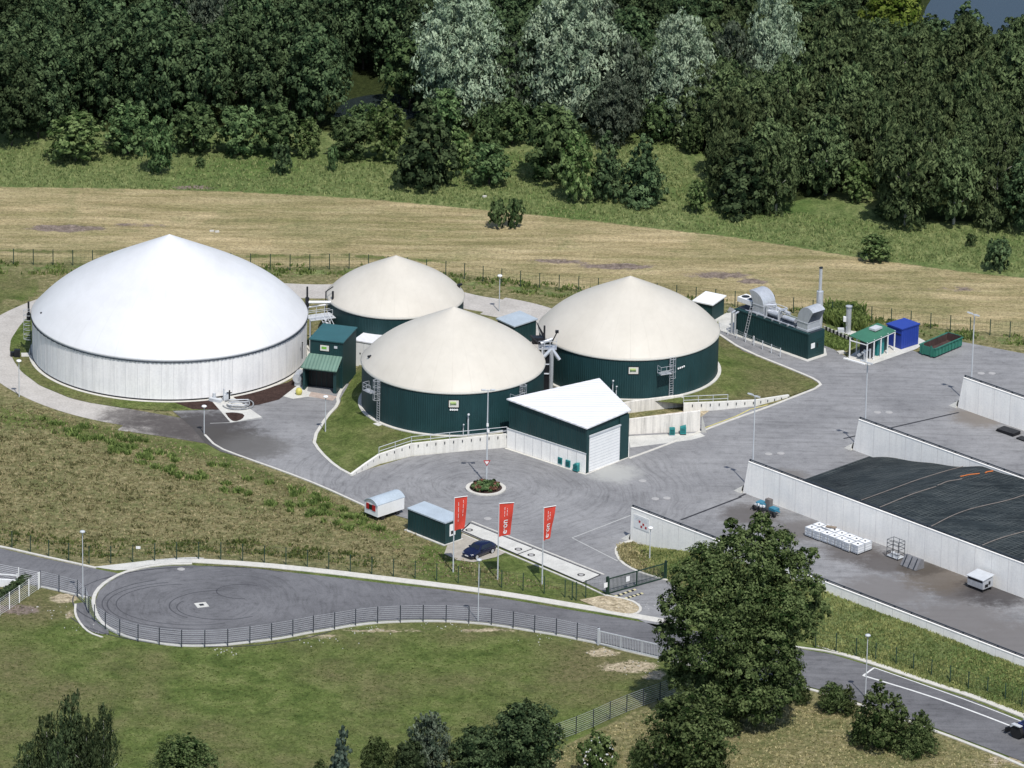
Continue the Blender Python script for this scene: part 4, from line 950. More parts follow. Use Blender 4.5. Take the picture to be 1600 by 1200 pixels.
# gas skid with green canopy
a, rz, wd, dp = frame((1329, 559), (1354, 570), (1400, 549)); dp = 7.0; wd = 2.9
fl_, fr2, bk = P(1332, 560), P(1354, 568), P(1397, 549); d = (bk-fr2); rz = math.atan2(d.y, d.x); LN2 = d.length; DP2 = 2.6
T = thing('gas_treatment_skid', 'white framed gas treatment skid with pipes under a green canopy', 'machine', fr2, rz)
hk = 2.75; m = MB()
for u in (0, LN2*.25, LN2*.5, LN2*.75, LN2):
    for v_ in (0, DP2): m.bx(u-.06, u+.06, v_-.06, v_+.06, .1, hk)
m.bx(0, LN2, -.07, .07, hk-.25, hk-.12); m.bx(0, LN2, DP2-.07, DP2+.07, hk-.1, hk+.02); m.bx(-.07, .07, 0, DP2, hk-.4, hk-.3); m.build('frame', m_whitep, T)
MB().prism([(-.1, -.1), (LN2+.1, -.1), (LN2+.1, DP2+.1), (-.1, DP2+.1)], [hk-.1, hk-.1, hk+.25, hk+.25], [hk-.02, hk-.02, hk+.33, hk+.33]).build('canopy', paint('green canopy', (.045, .16, .10), .12, .6, .6), T)
MB().bx(LN2*.55, LN2*.8, 1.1, 2.1, hk+.3, hk+.55).build('roof_unit', m_galvp, T)
MB().bx(LN2*.48, LN2*.72, .4, 2.0, .1, 2.1).build('cabinet', m_tealbox, T); MB().bx(LN2*.27, LN2*.44, .6, 2.2, .1, 2.2).build('dark_cabinet', m_darkpost, T); MB().bx(LN2*.78, LN2*.96, .9, 2.3, .1, 2.2).build('dark_cabinet', m_greenplain, T)
m = MB()
for i in range(5): m.tube((.3+i*.35, .5+.3*(i % 3), .1), (.3+i*.35, .5+.3*(i % 3), 1.2+.25*(i % 2)), .13, 8)
m.tube((.1, .8, 1.2), (2.0, .8, 1.2), .12, 8); m.tube((.2, 1.4, .7), (2.2, 1.4, .7), .2, 10); m.build('pipes', m_steel, T)
MB().bx(-.3, LN2+.2, -.25, DP2+.2, .0, .1).build('slab', m_kerb, T)
m = MB(); m.bx(-.75, -.5, -.2, DP2+.4, .06, .2); tag(m.build('steel_beam', m_whitep, None), 'x', 'beam'); o = bpy.data.objects['steel_beam']; o.location = fr2; o.rotation_euler = (0, 0, rz); o['label'] = 'loose pale beam lying in front of the gas treatment skid'
# blue container
fr2, bk = P(1408, 547), P(1434.5, 538.5); lf = P(1386, 540); d = (bk-fr2); rz = math.atan2(d.y, d.x); wd = d.length; dl = Vector((-math.sin(rz), math.cos(rz), 0)); dp = 2.5
T = thing('blue_container', 'bright blue storage container at the end of the pale slab', 'container', fr2, rz)
MB().bx(0, wd, 0, dp, .1, 2.65).build('body', m_blue, T); MB().bx(-.1, wd+.1, -.1, dp+.1, 2.65, 2.8).build('roof', m_blue, T)
m = MB()
for i in range(1, 8): m.bx(wd*i/8-.03, wd*i/8+.03, -.03, -.003, .15, 2.6)
m.build('side_ribs', m_blue, T)
MB().bx(-.05, -.003, .1, dp-.1, 1.9, 2.0).build('lock_bar', m_black, T)
# roll-off skip
A_, B_ = P(1460, 561), P(1500, 544); d = B_-A_; rz = math.atan2(d.y, d.x); LN3 = d.length+.4; wd = 2.3
T = thing('roll_off_skip', 'open green roll-off skip with rusty inside at the yard edge', 'skip', A_, rz)
hb = 1.35; t_ = .08
m = MB(); m.bx(0, LN3, 0, t_, .25, hb); m.bx(0, LN3, wd-t_, wd, .25, hb); m.bx(0, t_, t_, wd-t_, .25, hb); m.bx(LN3-t_, LN3, t_, wd-t_, .25, hb+.15)
for i in range(9): m.bx(.2+i*(LN3-.4)/8-.05, .2+i*(LN3-.4)/8+.05, -.09, -.001, .3, hb-.1)
m.bx(-.05, LN3+.05, -.12, -.0, hb-.08, hb+.04); m.bx(-.05, LN3+.05, wd, wd+.1, hb-.08, hb+.04); m.bx(-.1, -.0, .4, .6, .2, hb+.25); m.bx(-.1, 0, wd-.6, wd-.4, .2, hb+.25); m.build('shell', m_skip, T)
MB().bx(t_+.002, LN3-t_-.002, t_+.002, wd-t_-.002, .3, .42).build('floor', m_rust, T)
m = MB(); m.bx(t_+.003, LN3-t_-.003, wd-t_-.03, wd-t_-.003, .42, hb-.02); m.bx(t_+.003, t_+.03, t_+.003, wd-t_-.035, .42, hb-.02); m.bx(LN3-t_-.03, LN3-t_-.003, t_+.003, wd-t_-.035, .42, hb+.1); m.bx(t_+.035, LN3-t_-.035, t_+.003, t_+.03, .42, hb-.02); m.build('rusty_lining', m_rust, T)
for u in (.8, LN3-.8): MB().tube((u, .3, .16), (u, wd-.3, .16), .15, 10).build('roller', m_black, T)

# ---------------------------------------------------------------- pipework between tanks
p = P(862, 652, 0); T = thing('gas_pipe_tower', 'tangle of pipes and black vents between the front and right tank', 'pipework', (p.x, p.y+3.5, 0))
b = Vector((p.x, p.y, 0)); TT = 7.4
q = P(862, 545, TT)
bx_, by_ = q.x, q.y
m = MB(); m.tube((bx_, by_, 0), (bx_, by_, TT), .26, 14); m.tube((bx_, by_, TT), (bx_-1.15, by_-.3, TT-1.2), .22, 12); m.tube((bx_, by_, TT), (bx_+.95, by_-.2, TT-1.3), .22, 12); m.tube((bx_-1.3, by_+1, TT+.3), (bx_+.1, by_+1.3, TT+.8), .2, 10); m.tube((bx_-1.1, by_, 2.5), (bx_-1.1, by_, TT+.2), .12, 8); m.tube((bx_-1.0, by_, 4.2), (bx_+.1, by_, 4.2), .1, 8); m.tube((bx_-1.0, by_, 5.4), (bx_+.1, by_, 5.4), .08, 8); m.build('gas_pipes', m_steel, T, world=True)
m = MB(); m.box((bx_-.55, by_+.2, 3.4), (.75, .3, 6.4)); m.box((bx_-1.6, by_+2.2, TT+.3), (1.6, 1.0, .8)); m.tube((bx_-.9, by_+2, TT), (bx_-.9, by_+2, TT+2.2), .12, 8); m.tube((bx_-1.0, by_+2, TT+.9), (bx_-1.85, by_+2, TT+2.6), .16, 8, .05); m.tube((bx_-.1, by_+1, TT+.2), (bx_+.6, by_+1.1, TT+1.7), .07, 6); m.box((bx_+.6, by_+1.1, TT+1.8), (.42, .3, .3)); m.tube((bx_-2.6, by_+2, TT+.9), (bx_-1.5, by_+1.4, TT+.1), .12, 8)
m.build('black_vents', m_black, T, world=True)
m = MB()
for dx in (-.2, -.9): m.tube((bx_+dx, by_+.9, 0), (bx_+dx, by_+.9, TT+.6), .05, 5)
for z in np.arange(.6, TT, .5): m.tube((bx_-.2, by_+.9, z), (bx_-.9, by_+.9, z), .04, 4)
m.box((bx_-.5, by_+1.6, TT-.4), (2.2, 1.6, .08))
for z in (TT+.1, TT+.6): m.path([Vector((bx_-1.6, by_+.9, z)), Vector((bx_+.6, by_+.9, z)), Vector((bx_+.6, by_+2.3, z))], .03, 4)
m.build('platform', m_galv, T, world=True)
# walkway between the big tank and the rear tank
zp = 4.2; p = P(500, 492, zp); T = thing('service_walkway', 'grey steel walkway with stairs between the big tank and the rear tank', 'walkway', (p.x, p.y, 0))
qa, qb = P(481, 497, zp), P(520, 492, zp)
m = MB(); m.wall([qa, qb], 2.1, [zp-.06]*2, [zp]*2); m.build('deck', m_galvp, T, world=True)
m = MB()
for off_ in (-1.0, 1.0):
    for z in (.55, 1.05): m.path([qa+Vector((0, off_, z)), qb+Vector((0, off_, z))], .035, 4)
    for i in range(4): r_ = qa.lerp(qb, i/3); m.tube(r_+Vector((0, off_, 0)), r_+Vector((0, off_, 1.05)), .035, 4)
for x in (.1, .9): r_ = qa.lerp(qb, x); m.tube((r_.x, r_.y-.9, 0), (r_.x, r_.y-.9, zp), .08, 6); m.tube((r_.x, r_.y+.9, 0), (r_.x, r_.y+.9, zp), .08, 6)
m.build('handrail', m_galvp, T, world=True)
m = MB(); s0 = P(505, 497, zp); s1 = P(530, 520, 2.2); s0 = P(507, 499, zp); s1 = s0+Vector((1.9, -2.6, -2.9))
for i in range(11): r_ = s0.lerp(s1, i/10); m.box(r_, (.9, .28, .05), rad(-50))
m.build('stairs', m_galvp, T, world=True)
m = MB()
for o_ in (Vector((-.35, -.3, 0)), Vector((.35, .3, 0))):
    for z in (.1, .95): m.tube(s0+o_+Vector((0, 0, z)), s1+o_+Vector((0, 0, z)), .04, 4)
m.build('stair_rails', m_galvp, T, world=True)
m = MB(); r_ = P(480, 472, 5.6); m.tube((r_.x, r_.y, 4), (r_.x, r_.y, 7.6), .12, 8); m.tube((r_.x, r_.y, 4.6), (r_.x, r_.y, 6.2), .24, 8)
r2 = P(520, 472, 5.6); m.tube((r2.x, r2.y, 3.5), (r2.x, r2.y, 7.0), .13, 8); r3 = P(509, 470, 5.4); m.path([Vector((r3.x, r3.y, 3)), Vector((r3.x, r3.y, 6.6)), Vector((r3.x+.9, r3.y-.1, 7.3))], .07, 6); m.build('black_vents', m_black, T, world=True)
m = MB(); m.tube((r_.x, r_.y, 5.6), (r2.x, r2.y, 5.6), .17, 8); m.tube((r_.x, r_.y, 4.9), (r3.x, r3.y, 4.9), .1, 8); m.build('gas_pipe', m_whitep, T, world=True)
# pump and hose at the foot of the big tank
p = P(352, 628); T = thing('slurry_pump', 'pump with valves against the big tank above a pale slab', 'pump', p)
m = MB(); m.tube((0, .6, .9), (.5, .2, .9), .28, 10); m.box((.1, .3, .5), (.6, .6, .8)); m.tube((-.2, .3, .2), (-.2, .3, 1.6), .1, 8); m.build('pump_body', m_galvp, T)
m = MB(); m.tube((.5, 0, .3), (.5, 0, 1.5), .09, 8); m.tube((.15, .0, 1.2), (.8, 0, 1.2), .07, 6); m.build('valve', m_black, T)
T = thing('coiled_hose', 'coiled grey suction hose lying on the pale slab by the pump', 'hose', P(372, 634))
m = MB()
for r_, zz in ((1.75, .2), (1.3, .34), (.9, .2)):
    m.path([Vector((r_*1.05*math.cos(t), r_*1.0*math.sin(t), zz+.08*math.sin(3*t))) for t in np.linspace(-2.9, 2.6, 22)], .09, 6)
m.build('hose', paint('grey hose', (.26, .27, .28), .15, 2, .6), T)
m = MB()
for i in range(3): m.tube((-1.1, -.9+i*.8, .45), (1.2, -.6+i*.8, .45), .06, 6)
m.build('rack', m_galvp, T)
m = MB(); p = P(337, 628); m.box(p+Vector((0, 0, .25)), (1.6, .6, .4), -.5); m.tube(p+Vector((-.2, .4, .2)), p+Vector((-.2, .4, 1.0)), .2, 8); tag(m.build('pipe_fitting', m_galvp), 'low pipe fitting left of the coiled hose', 'pipe fitting')
o = tag(MB().lathe([(0, .9), (.28, .85), (.42, .5), (.35, .1), (0, 0)], P(467, 617), 14).build('hose_drum', paint('yellow plastic', (.55, .5, .12), .15, 2, .5), smooth=True), 'yellow round drum beside the porch post', 'drum')
p = P(464, 604); T = thing('slurry_tank', 'small horizontal silver vessel left of the porch', 'vessel', p)
MB().tube((.0, -.2, 1.1), (.3, 1.6, 1.1), .55, 14).build('vessel', m_steel, T, smooth=False); m = MB(); m.bx(-.3, .5, 0, .2, 0, .7); m.bx(-.2, .6, 1.2, 1.4, 0, .7); m.build('stand', m_galv, T)

# ---------------------------------------------------------------- bay items
def along(x, y): return P(x, y)
ib = None; k_ = 0; o0 = P(1266, 829)
names = ['rear', 'front']
for row in range(2):
    for i in range(7):
        q = P(1268, 838)+DIRY*(i*1.16+random.uniform(-.05, .05))+PERP*(.1+row*1.25+random.uniform(-.12, .12))
        lab = 'white caged liquid tank, %s in the %s row at the long silage wall' % (['first', 'second', 'third', 'fourth', 'fifth', 'sixth', 'last'][i], 'front' if row == 0 else 'rear')
        if ib is None:
            ib = thing('caged_liquid_tank', lab, 'liquid tank', q, ANG, 'white caged liquid tanks')
            MB().bx(-.5, .5, -.54, .54, .16, 1.12).build('bottle', m_ibc, ib)
            m = MB()
            for s in (-.5, -.17, .17, .5):
                for yy in (-.56, .56): m.bx(s-.02, s+.02, yy-.015, yy+.015, .12, 1.16)
            for z in (.35, .65, .95, 1.14):
                for yy in (-.575, .575): m.bx(-.54, .54, yy-.012, yy+.012, z-.02, z+.02)
                for xx in (-.53, .53): m.bx(xx-.012, xx+.012, -.56, .56, z-.02, z+.02)
            m.build('cage', m_galvp, ib); MB().bx(-.55, .55, -.6, .6, 0, .13).build('pallet', m_black, ib); MB().lathe([(0, 1.17), (.12, 1.17), (.12, 1.12)], (0, 0, 0), 10).build('lid', m_black, ib)
            MB().bx(-.2, .12, -.592, -.588, .5, .8).build('label_plate', m_galvp, ib)
        else: copy_tree(ib, q, ANG, lab)
tag(MB().box(P(1268, 838)+DIRY*1.6+PERP*1.5+Vector((0, 0, 1.24)), (1.2, .5, .08), ANG+.4).build('wooden_board', paint('old wood', (.25, .2, .15), .2, 2, .9)), 'wooden board lying on the caged liquid tanks', 'board')
p = P(1399, 872); T = thing('wire_cage_trolley', 'tall wire mesh cage on wheels against the long silage wall', 'cage trolley', p, ANG)
m = MB(); w2, d2, h2 = .85, .55, 2.2
for sx in (-w2, 0, w2):
    for sy in (-d2, d2): m.tube((sx, sy, .2), (sx, sy, h2), .035, 5)
for z in (.7, 1.3, 1.75, h2): m.path([Vector((-w2, -d2, z)), Vector((w2, -d2, z)), Vector((w2, d2, z)), Vector((-w2, d2, z)), Vector((-w2, -d2, z))], .03, 4)
m.build('wire_frame', m_darkpost, T)
m = MB(); m.bx(-w2, w2, -d2, d2, .2, .3); m.box((.2, -.1, .45), (.8, .5, .35), .3); m.box((-.5, .1, .4), (.4, .5, .3), .6); m.build('tray', m_galvp, T)
for s in (-.7, .7): MB().tube((s, -.5, .12), (s, -.42, .12), .12, 10).build('wheel', m_rubber, T)
p = P(1425, 886); T = thing('loader_bucket', 'grey steel loader bucket lying beside the wire cage', 'bucket', p, ANG)
m = MB(); m.add([(-1.2, -.7, .1), (1.2, -.7, .1), (1.2, .7, .05), (-1.2, .7, .05), (-1.2, .1, 1.25), (1.2, .1, 1.25), (-1.2, .6, 1.1), (1.2, .6, 1.1)], [(0, 1, 5, 4), (4, 5, 7, 6), (6, 7, 2, 3), (0, 4, 6, 3), (1, 2, 7, 5), (0, 3, 2, 1)]); m.build('shell', paint('dull worn steel', (.20, .20, .21), .2, 1, .6), T)
m = MB()
for s in (-.8, 0, .8): m.add([(s-.06, -.78, .05), (s+.06, -.78, .05), (s+.06, .0, 1.28), (s-.06, .0, 1.28), (s-.06, -.62, .05), (s+.06, -.62, .05)], [(0, 1, 2, 3), (0, 3, 4), (1, 5, 2)])
m.build('ribs', m_darkpost, T)
p = P(1531, 920); T = thing('silage_block_cutter', 'silver box trailer on small wheels against the long silage wall', 'trailer', p, ANG)
MB().bx(-1.15, 1.15, -.85, .85, .45, 1.5).build('body', m_galv, T); MB().prism([(-1.25, -.95), (1.25, -.95), (1.25, .95), (-1.25, .95)], [1.5, 1.5, 1.75, 1.75], [1.58, 1.58, 1.83, 1.83]).build('lid', m_galvp, T)
MB().bx(-1.05, 1.05, -.87, -.853, 1.2, 1.45).build('dark_opening', m_black, T); m = MB(); m.bx(1.153, 1.18, -.5, .0, .6, .95); m.bx(1.153, 1.18, .1, .4, .8, 1.2); m.build('side_hatch', m_black, T)
for s in (-.9, .9):
    for y in (-.75, .6): MB().tube((s, y, .2), (s, y+.12, .2), .2, 12).build('wheel', m_rubber, T)
m = MB(); m.tube((-1.1, -.7, .4), (-1.9, -.4, .3), .05, 6); m.build('drawbar', m_black, T)
p = P(1575, 676.5); T = thing('rubber_mat_stack', 'flat stack of black mats beside the rearmost silage wall', 'mat stack', p, ANG)
for i in range(3): MB().box((.03*i, .02*i, .1+.13*i), (2.7-.1*i, 1.4, .11), .03*i).build('mat', m_black, T)
tag(MB().box(P(1598, 687)+Vector((0, 0, .12)), (1.2, 1.0, .2), ANG).build('rubber_mat', m_black), 'single black mat lying at the right edge of the bay', 'mat')
# blue machine behind the big tree
p = P(1199, 801); T = thing('blue_seed_drill', 'blue farm implement with black wheels parked at the wall behind the big tree', 'farm implement', p, ANG); T.scale = (.8, .8, .8)
m = MB(); m.box((-1.0, 0, 1.1), (1.6, 1.2, .5), .1); m.box((1.2, .1, .9), (1.2, 1.0, .4)); m.tube((-2.2, 0, .8), (2.4, 0, .8), .12, 8); m.build('frame', paint('light blue paint', (.04, .19, .28), .15, 1, .5), T)
MB().box((.05, .2, 1.45), (.9, .7, 1.3)).build('hopper', paint('brown grey tank', (.17, .15, .14), .15, 1, .7), T)
for s in (-1.9, -.9, .8, 1.9): MB().tube((s, -.9, .42), (s+.1, -.6, .42), .42, 14).build('wheel', m_rubber, T)
m = MB()
for i in range(8): m.tube((-2.2+i*.6, -.6, .8), (-2.3+i*.6, -1.2, .1), .04, 5)
m.build('tines', m_black, T)
m = MB()
for i in range(4): m.box((-1.7+i*.5, -.6, 1.0+.1*(i % 2)), (.3, .3, .3), i)
m.build('fittings', m_whitep, T)
# ---------------------------------------------------------------- fences
def fence(name, lab, px, hgt, kind='mesh', mat=None, step=2.5, closed=None, zf=0.0, group='fences', wmat=None):
    pts = PP(px); ev = even(pts, step) if step else pts
    T = thing(name, lab, 'fence', (ev[0].x, ev[0].y, zf), group=group); L = T.location
    r = .055 if kind == 'mesh' else .05
    pm = MB().bx(-r, r, -r, r, 0, hgt+.05); proto = pm.build('post', mat, T)
    for i, p in enumerate(ev):
        o = proto if i == 0 else proto.copy()
        if i: C.objects.link(o); o.parent = T
        o.location = (p.x-L.x, p.y-L.y, 0)
    m = MB(); q = [Vector((p.x, p.y, zf)) for p in ev]
    zs = np.linspace(.12, hgt-.02, 9 if kind == 'slat' else 5)
    rr = .013 if kind == 'slat' else .009
    for z in zs:
        for a, b in zip(q, q[1:]):
            a2, b2 = a+Vector((0, 0, z)), b+Vector((0, 0, z)); m.tube(a2, b2, rr, 4, caps=False)
    if kind == 'mesh':
        for a, b in zip(q, q[1:]):
            for t in (.2, .4, .6, .8): c_ = a.lerp(b, t); m.tube(c_+Vector((0, 0, .1)), c_+Vector((0, 0, hgt)), .007, 3, caps=False)
    m.build('wire_mesh' if kind == 'mesh' else 'horizontal_rods', wmat or mat, T, world=True)
    return T
H1 = 2.15
fence('wire_fence', 'dark wire fence along the dry meadow behind the tanks', [(-70, 408), (25, 413), (122, 415), (462, 422), (552, 420), (640, 427), (707, 433), (769, 442), (831, 450), (924, 458), (1060, 470), (1137, 478), (1220, 487), (1294, 496), (1359, 503), (1456, 514), (1558, 525), (1640, 534)], 2.05, 'mesh', m_greenpost)
fence('wire_fence', 'dark wire fence between the brown slope and the public road', [(-70, 838), (20, 857), (82, 872), (145, 882), (216, 878), (286, 873.5), (353, 875), (420, 880), (487, 887), (521, 891), (590, 898), (660, 905), (729, 913), (798, 920), (866, 930), (897, 936), (921, 933), (947, 929)], 2.05, 'mesh', m_greenpost)
fence('wire_fence', 'green wire fence at the foot of the lush bank along the road', [(1274, 1012), (1304, 1018), (1339, 1026), (1373, 1035), (1405, 1042), (1435, 1054), (1465, 1063), (1496, 1073), (1525, 1083), (1555, 1091), (1585, 1104), (1650, 1130)], 2.05, 'mesh', m_greenpost, zf=.1)
fence('rod_mat_fence', 'curved dark rod fence around the turning circle and down to the pale gate', [(63, 918), (72, 921), (103, 927.5), (131, 936), (136, 951), (142, 966), (155, 978), (176, 990), (202, 1000), (235, 1006), (270, 1011), (308, 1012), (345, 1011), (381, 1007), (416, 1002), (449, 997), (483, 990), (516, 985), (550, 979), (584, 975), (620, 973), (656, 972), (692, 972), (729, 974), (764, 977), (799, 982), (834, 988), (867, 993), (901, 1000), (934, 1007)], 2.0, 'slat', m_darkpost, step=2.5, wmat=m_galvp)
fence('rod_mat_fence', 'straight dark rod fence climbing to the big tree from the lower bushes', [(845, 1170), (873, 1157), (900, 1147), (927, 1136), (953, 1124), (979, 1113), (1005, 1103), (1031, 1094), (1060, 1082)], 2.0, 'slat', m_darkpost, step=0, wmat=m_galvp)
fence('white_rod_fence', 'white rod fence running off the left edge beside the hedge', [(-70, 1003), (0, 962), (30, 942), (60, 921)], 2.0, 'slat', m_whitep, step=2.2, wmat=m_whitep)
fence('white_rod_fence', 'white rod fence behind the hedge at the access road edge', [(-70, 893), (0, 906), (62, 919)], 1.9, 'slat', m_whitep, step=2.4, wmat=m_whitep)
# low white wall and gate frame behind the white fence
p0, p1 = P(-60, 912), P(27, 918); T = thing('white_parapet', 'low white parapet wall behind the white fence at the left edge', 'wall', (p0.x, p0.y, 0))
MB().wall([p0, p1], .25, [0, 0], [.9, .9]).build('wall', m_whitep, T, world=True); m = MB(); m.wall([p0, p1], .1, [1.4]*2, [1.52]*2)
for t in (0, .5, 1): q = p0.lerp(p1, t); m.box((q.x, q.y, 1.1), (.12, .12, 1.1))
m.build('rail', m_whitep, T, world=True)
# handrail fence between the right lawn and the container
T = fence('handrail_fence', 'low grey handrail between the right lawn and the generator container', [(1124, 518), (1140, 525), (1158, 532), (1176, 540), (1197, 549), (1219, 558)], 1.15, 'mesh', m_galvp, step=1.6)
# yard gate: two leaves of green bars
def gate(name, lab, a, b, h, mat, n, leaf=1, tri=False):
    p0, p1 = P(*a), P(*b); d = p1-p0; T = thing(name, lab, 'gate', p0, math.atan2(d.y, d.x)); Lg = d.length
    m = MB(); m.bx(0, Lg, -.04, .04, .12, .24); m.bx(0, Lg, -.04, .04, h-.12, h)
    for i in range(leaf+1): x = Lg*i/leaf; m.bx(x-.06, x+.06, -.05, .05, .12, h)
    m.build('frame', mat, T)
    m = MB()
    for i in range(n): x = Lg*(i+.5)/n; m.bx(x-.018, x+.018, -.018, .018, .24, h-.12)
    m.build('bars', mat, T)
    for x in (-.16, Lg+.16): MB().bx(x-.11, x+.11, -.11, .11, 0, h+.25).build('gate_post', mat, T)
    return T, Lg
T, Lg = gate('yard_gate', 'dark green bar gate at the yard entrance left of the big tree', (951, 929), (1038, 905), 1.95, m_greenpost, 42, 2)
MB().bx(Lg*.3, Lg*.3+.5, -.09, -.05, 1.0, 1.6).build('notice', m_whitep, T); MB().bx(-.75, -.2, -.1, -.05, 1.0, 1.55).build('notice', m_whitep, T)
T, Lg = gate('field_gate', 'pale grey mesh gate in the fence below the road', (937, 1008), (1036, 1031), 1.7, m_galvp, 40, 3)
T = thing('gate_marker_post', 'pair of slim dark fence posts left of the yard gate', 'posts', P(897, 938))
for dx in (-.22, .22): MB().bx(dx-.06, dx+.06, -.06, .06, 0, 2.2).build('post', m_greenpost, T)
m = MB(); m2 = MB()
for (a, b) in (((961, 933), (993, 922)), ((977, 936), (1004, 928))):
    for i in range(9):
        q0, q1 = P(*a).lerp(P(*b), i/9), P(*a).lerp(P(*b), (i+1)/9); (m if i % 2 else m2).wall([q0, q1], .3, [0.05]*2, [.13]*2)
T = thing('speed_hump', 'striped rubber speed humps in front of the yard gate', 'speed hump', P(975, 934)); multi('hump', [(m, m_black), (m2, paint('hump yellow', (.55, .5, .3), .1, 1, .8))], T, world=True)

# ---------------------------------------------------------------- lamps
def lamp(lab, x, y, ytop, kind='single', ang=0, zb=0):
    if kind == 'flood': T = thing('flood_light_mast', lab, 'flood light', P(x, y, zb), ang, 'tall flood light masts')
    else: T = thing('street_lamp', lab, 'street lamp', P(x, y, zb), ang, 'slim street lamps')
    h = HZ(x, y, ytop)-zb
    if kind == 'flood':
        MB().tube((0, 0, 0), (0, 0, h), .11, 10, .06).build('pole', m_galvp, T)
        MB().bx(-.75, .75, -.05, .05, h-.12, h-.02).build('crossbar', m_galvp, T)
        for s in (-.55, .55): MB().box((s, -.2, h+.08), (.5, .5, .16), 0, (rad(-20), 0)).build('lamp_head', m_galvp, T)
    else:
        MB().tube((0, 0, 0), (0, 0, h), .07, 8, .045).build('pole', m_galvp, T)
        MB().lathe([(0, h+.16), (.25, h+.12), (.33, h), (.2, h-.1), (.06, h-.22)], (0, 0, 0), 14).build('lamp_head', m_whitep if h < 6 else m_galvp, T, smooth=True)
    return T, h
T, h = lamp('tall flood light mast in the planted island, with a yield sign on it', 760, 757, 609, 'flood', .1)
MB().bx(-.12, .12, -.22, -.1, h*.62, h*.62+.35).build('control_box', m_whitep, T); MB().bx(-.05, .22, -.3, -.12, h*.56, h*.56+.3).build('camera_housing', m_whitep, T)
s = MB(); z = 2.35; s.add([(-.42, -.14, z+.7), (.42, -.14, z+.7), (0, -.14, z), (-.42, -.11, z+.7), (.42, -.11, z+.7), (0, -.11, z)], [(0, 2, 1), (3, 4, 5), (0, 1, 4, 3), (1, 2, 5, 4), (2, 0, 3, 5)]); sg = s.build('yield_sign', m_redp, T)
s = MB(); s.add([(-.26, -.15, z+.6), (.26, -.15, z+.6), (0, -.15, z+.17)], [(0, 2, 1)]); s.build('sign_face', m_whitep, sg)
lamp('tall flood light mast behind the start of the rearmost silage wall', 1516, 634, 491, 'flood', ANG)
lamp('tall flood light mast behind the start of the second silage wall', 1350, 706, 566, 'flood', ANG)
lamp('tall flood light mast behind the start of the long silage wall', 1175, 766, 618, 'flood', ANG)
lamp('slim lamp where the rod fence meets the turning circle', 129.5, 935, 831)
lamp('slim lamp below the road, behind the curved rod fence under the flags', 747, 971, 875)
lamp('slim lamp beside the white box marking of the road on the right', 1352, 1090, 993)
lamp('short lamp with white head at the gravel track left of the big tank', 30, 620, 564)
lamp('short lamp with white head at the dark stained end of the gravel track', 319, 678, 635)
lamp('short lamp on the lawn edge in front of the machine house', 508.5, 676, 620, zb=0)
lamp('short lamp behind the rear of the tanks at the gravel track', 780, 487, 431)
lamp('short lamp on the grass bump in front of the lowest silage wall', 1015, 876, 825)
o = tag(MB().box(P(216, 873)+Vector((0, 0, 1.35)), (.5, .06, .3)).build('fence_notice', m_whitep), 'small white notice on the wire fence above the turning circle', 'notice')

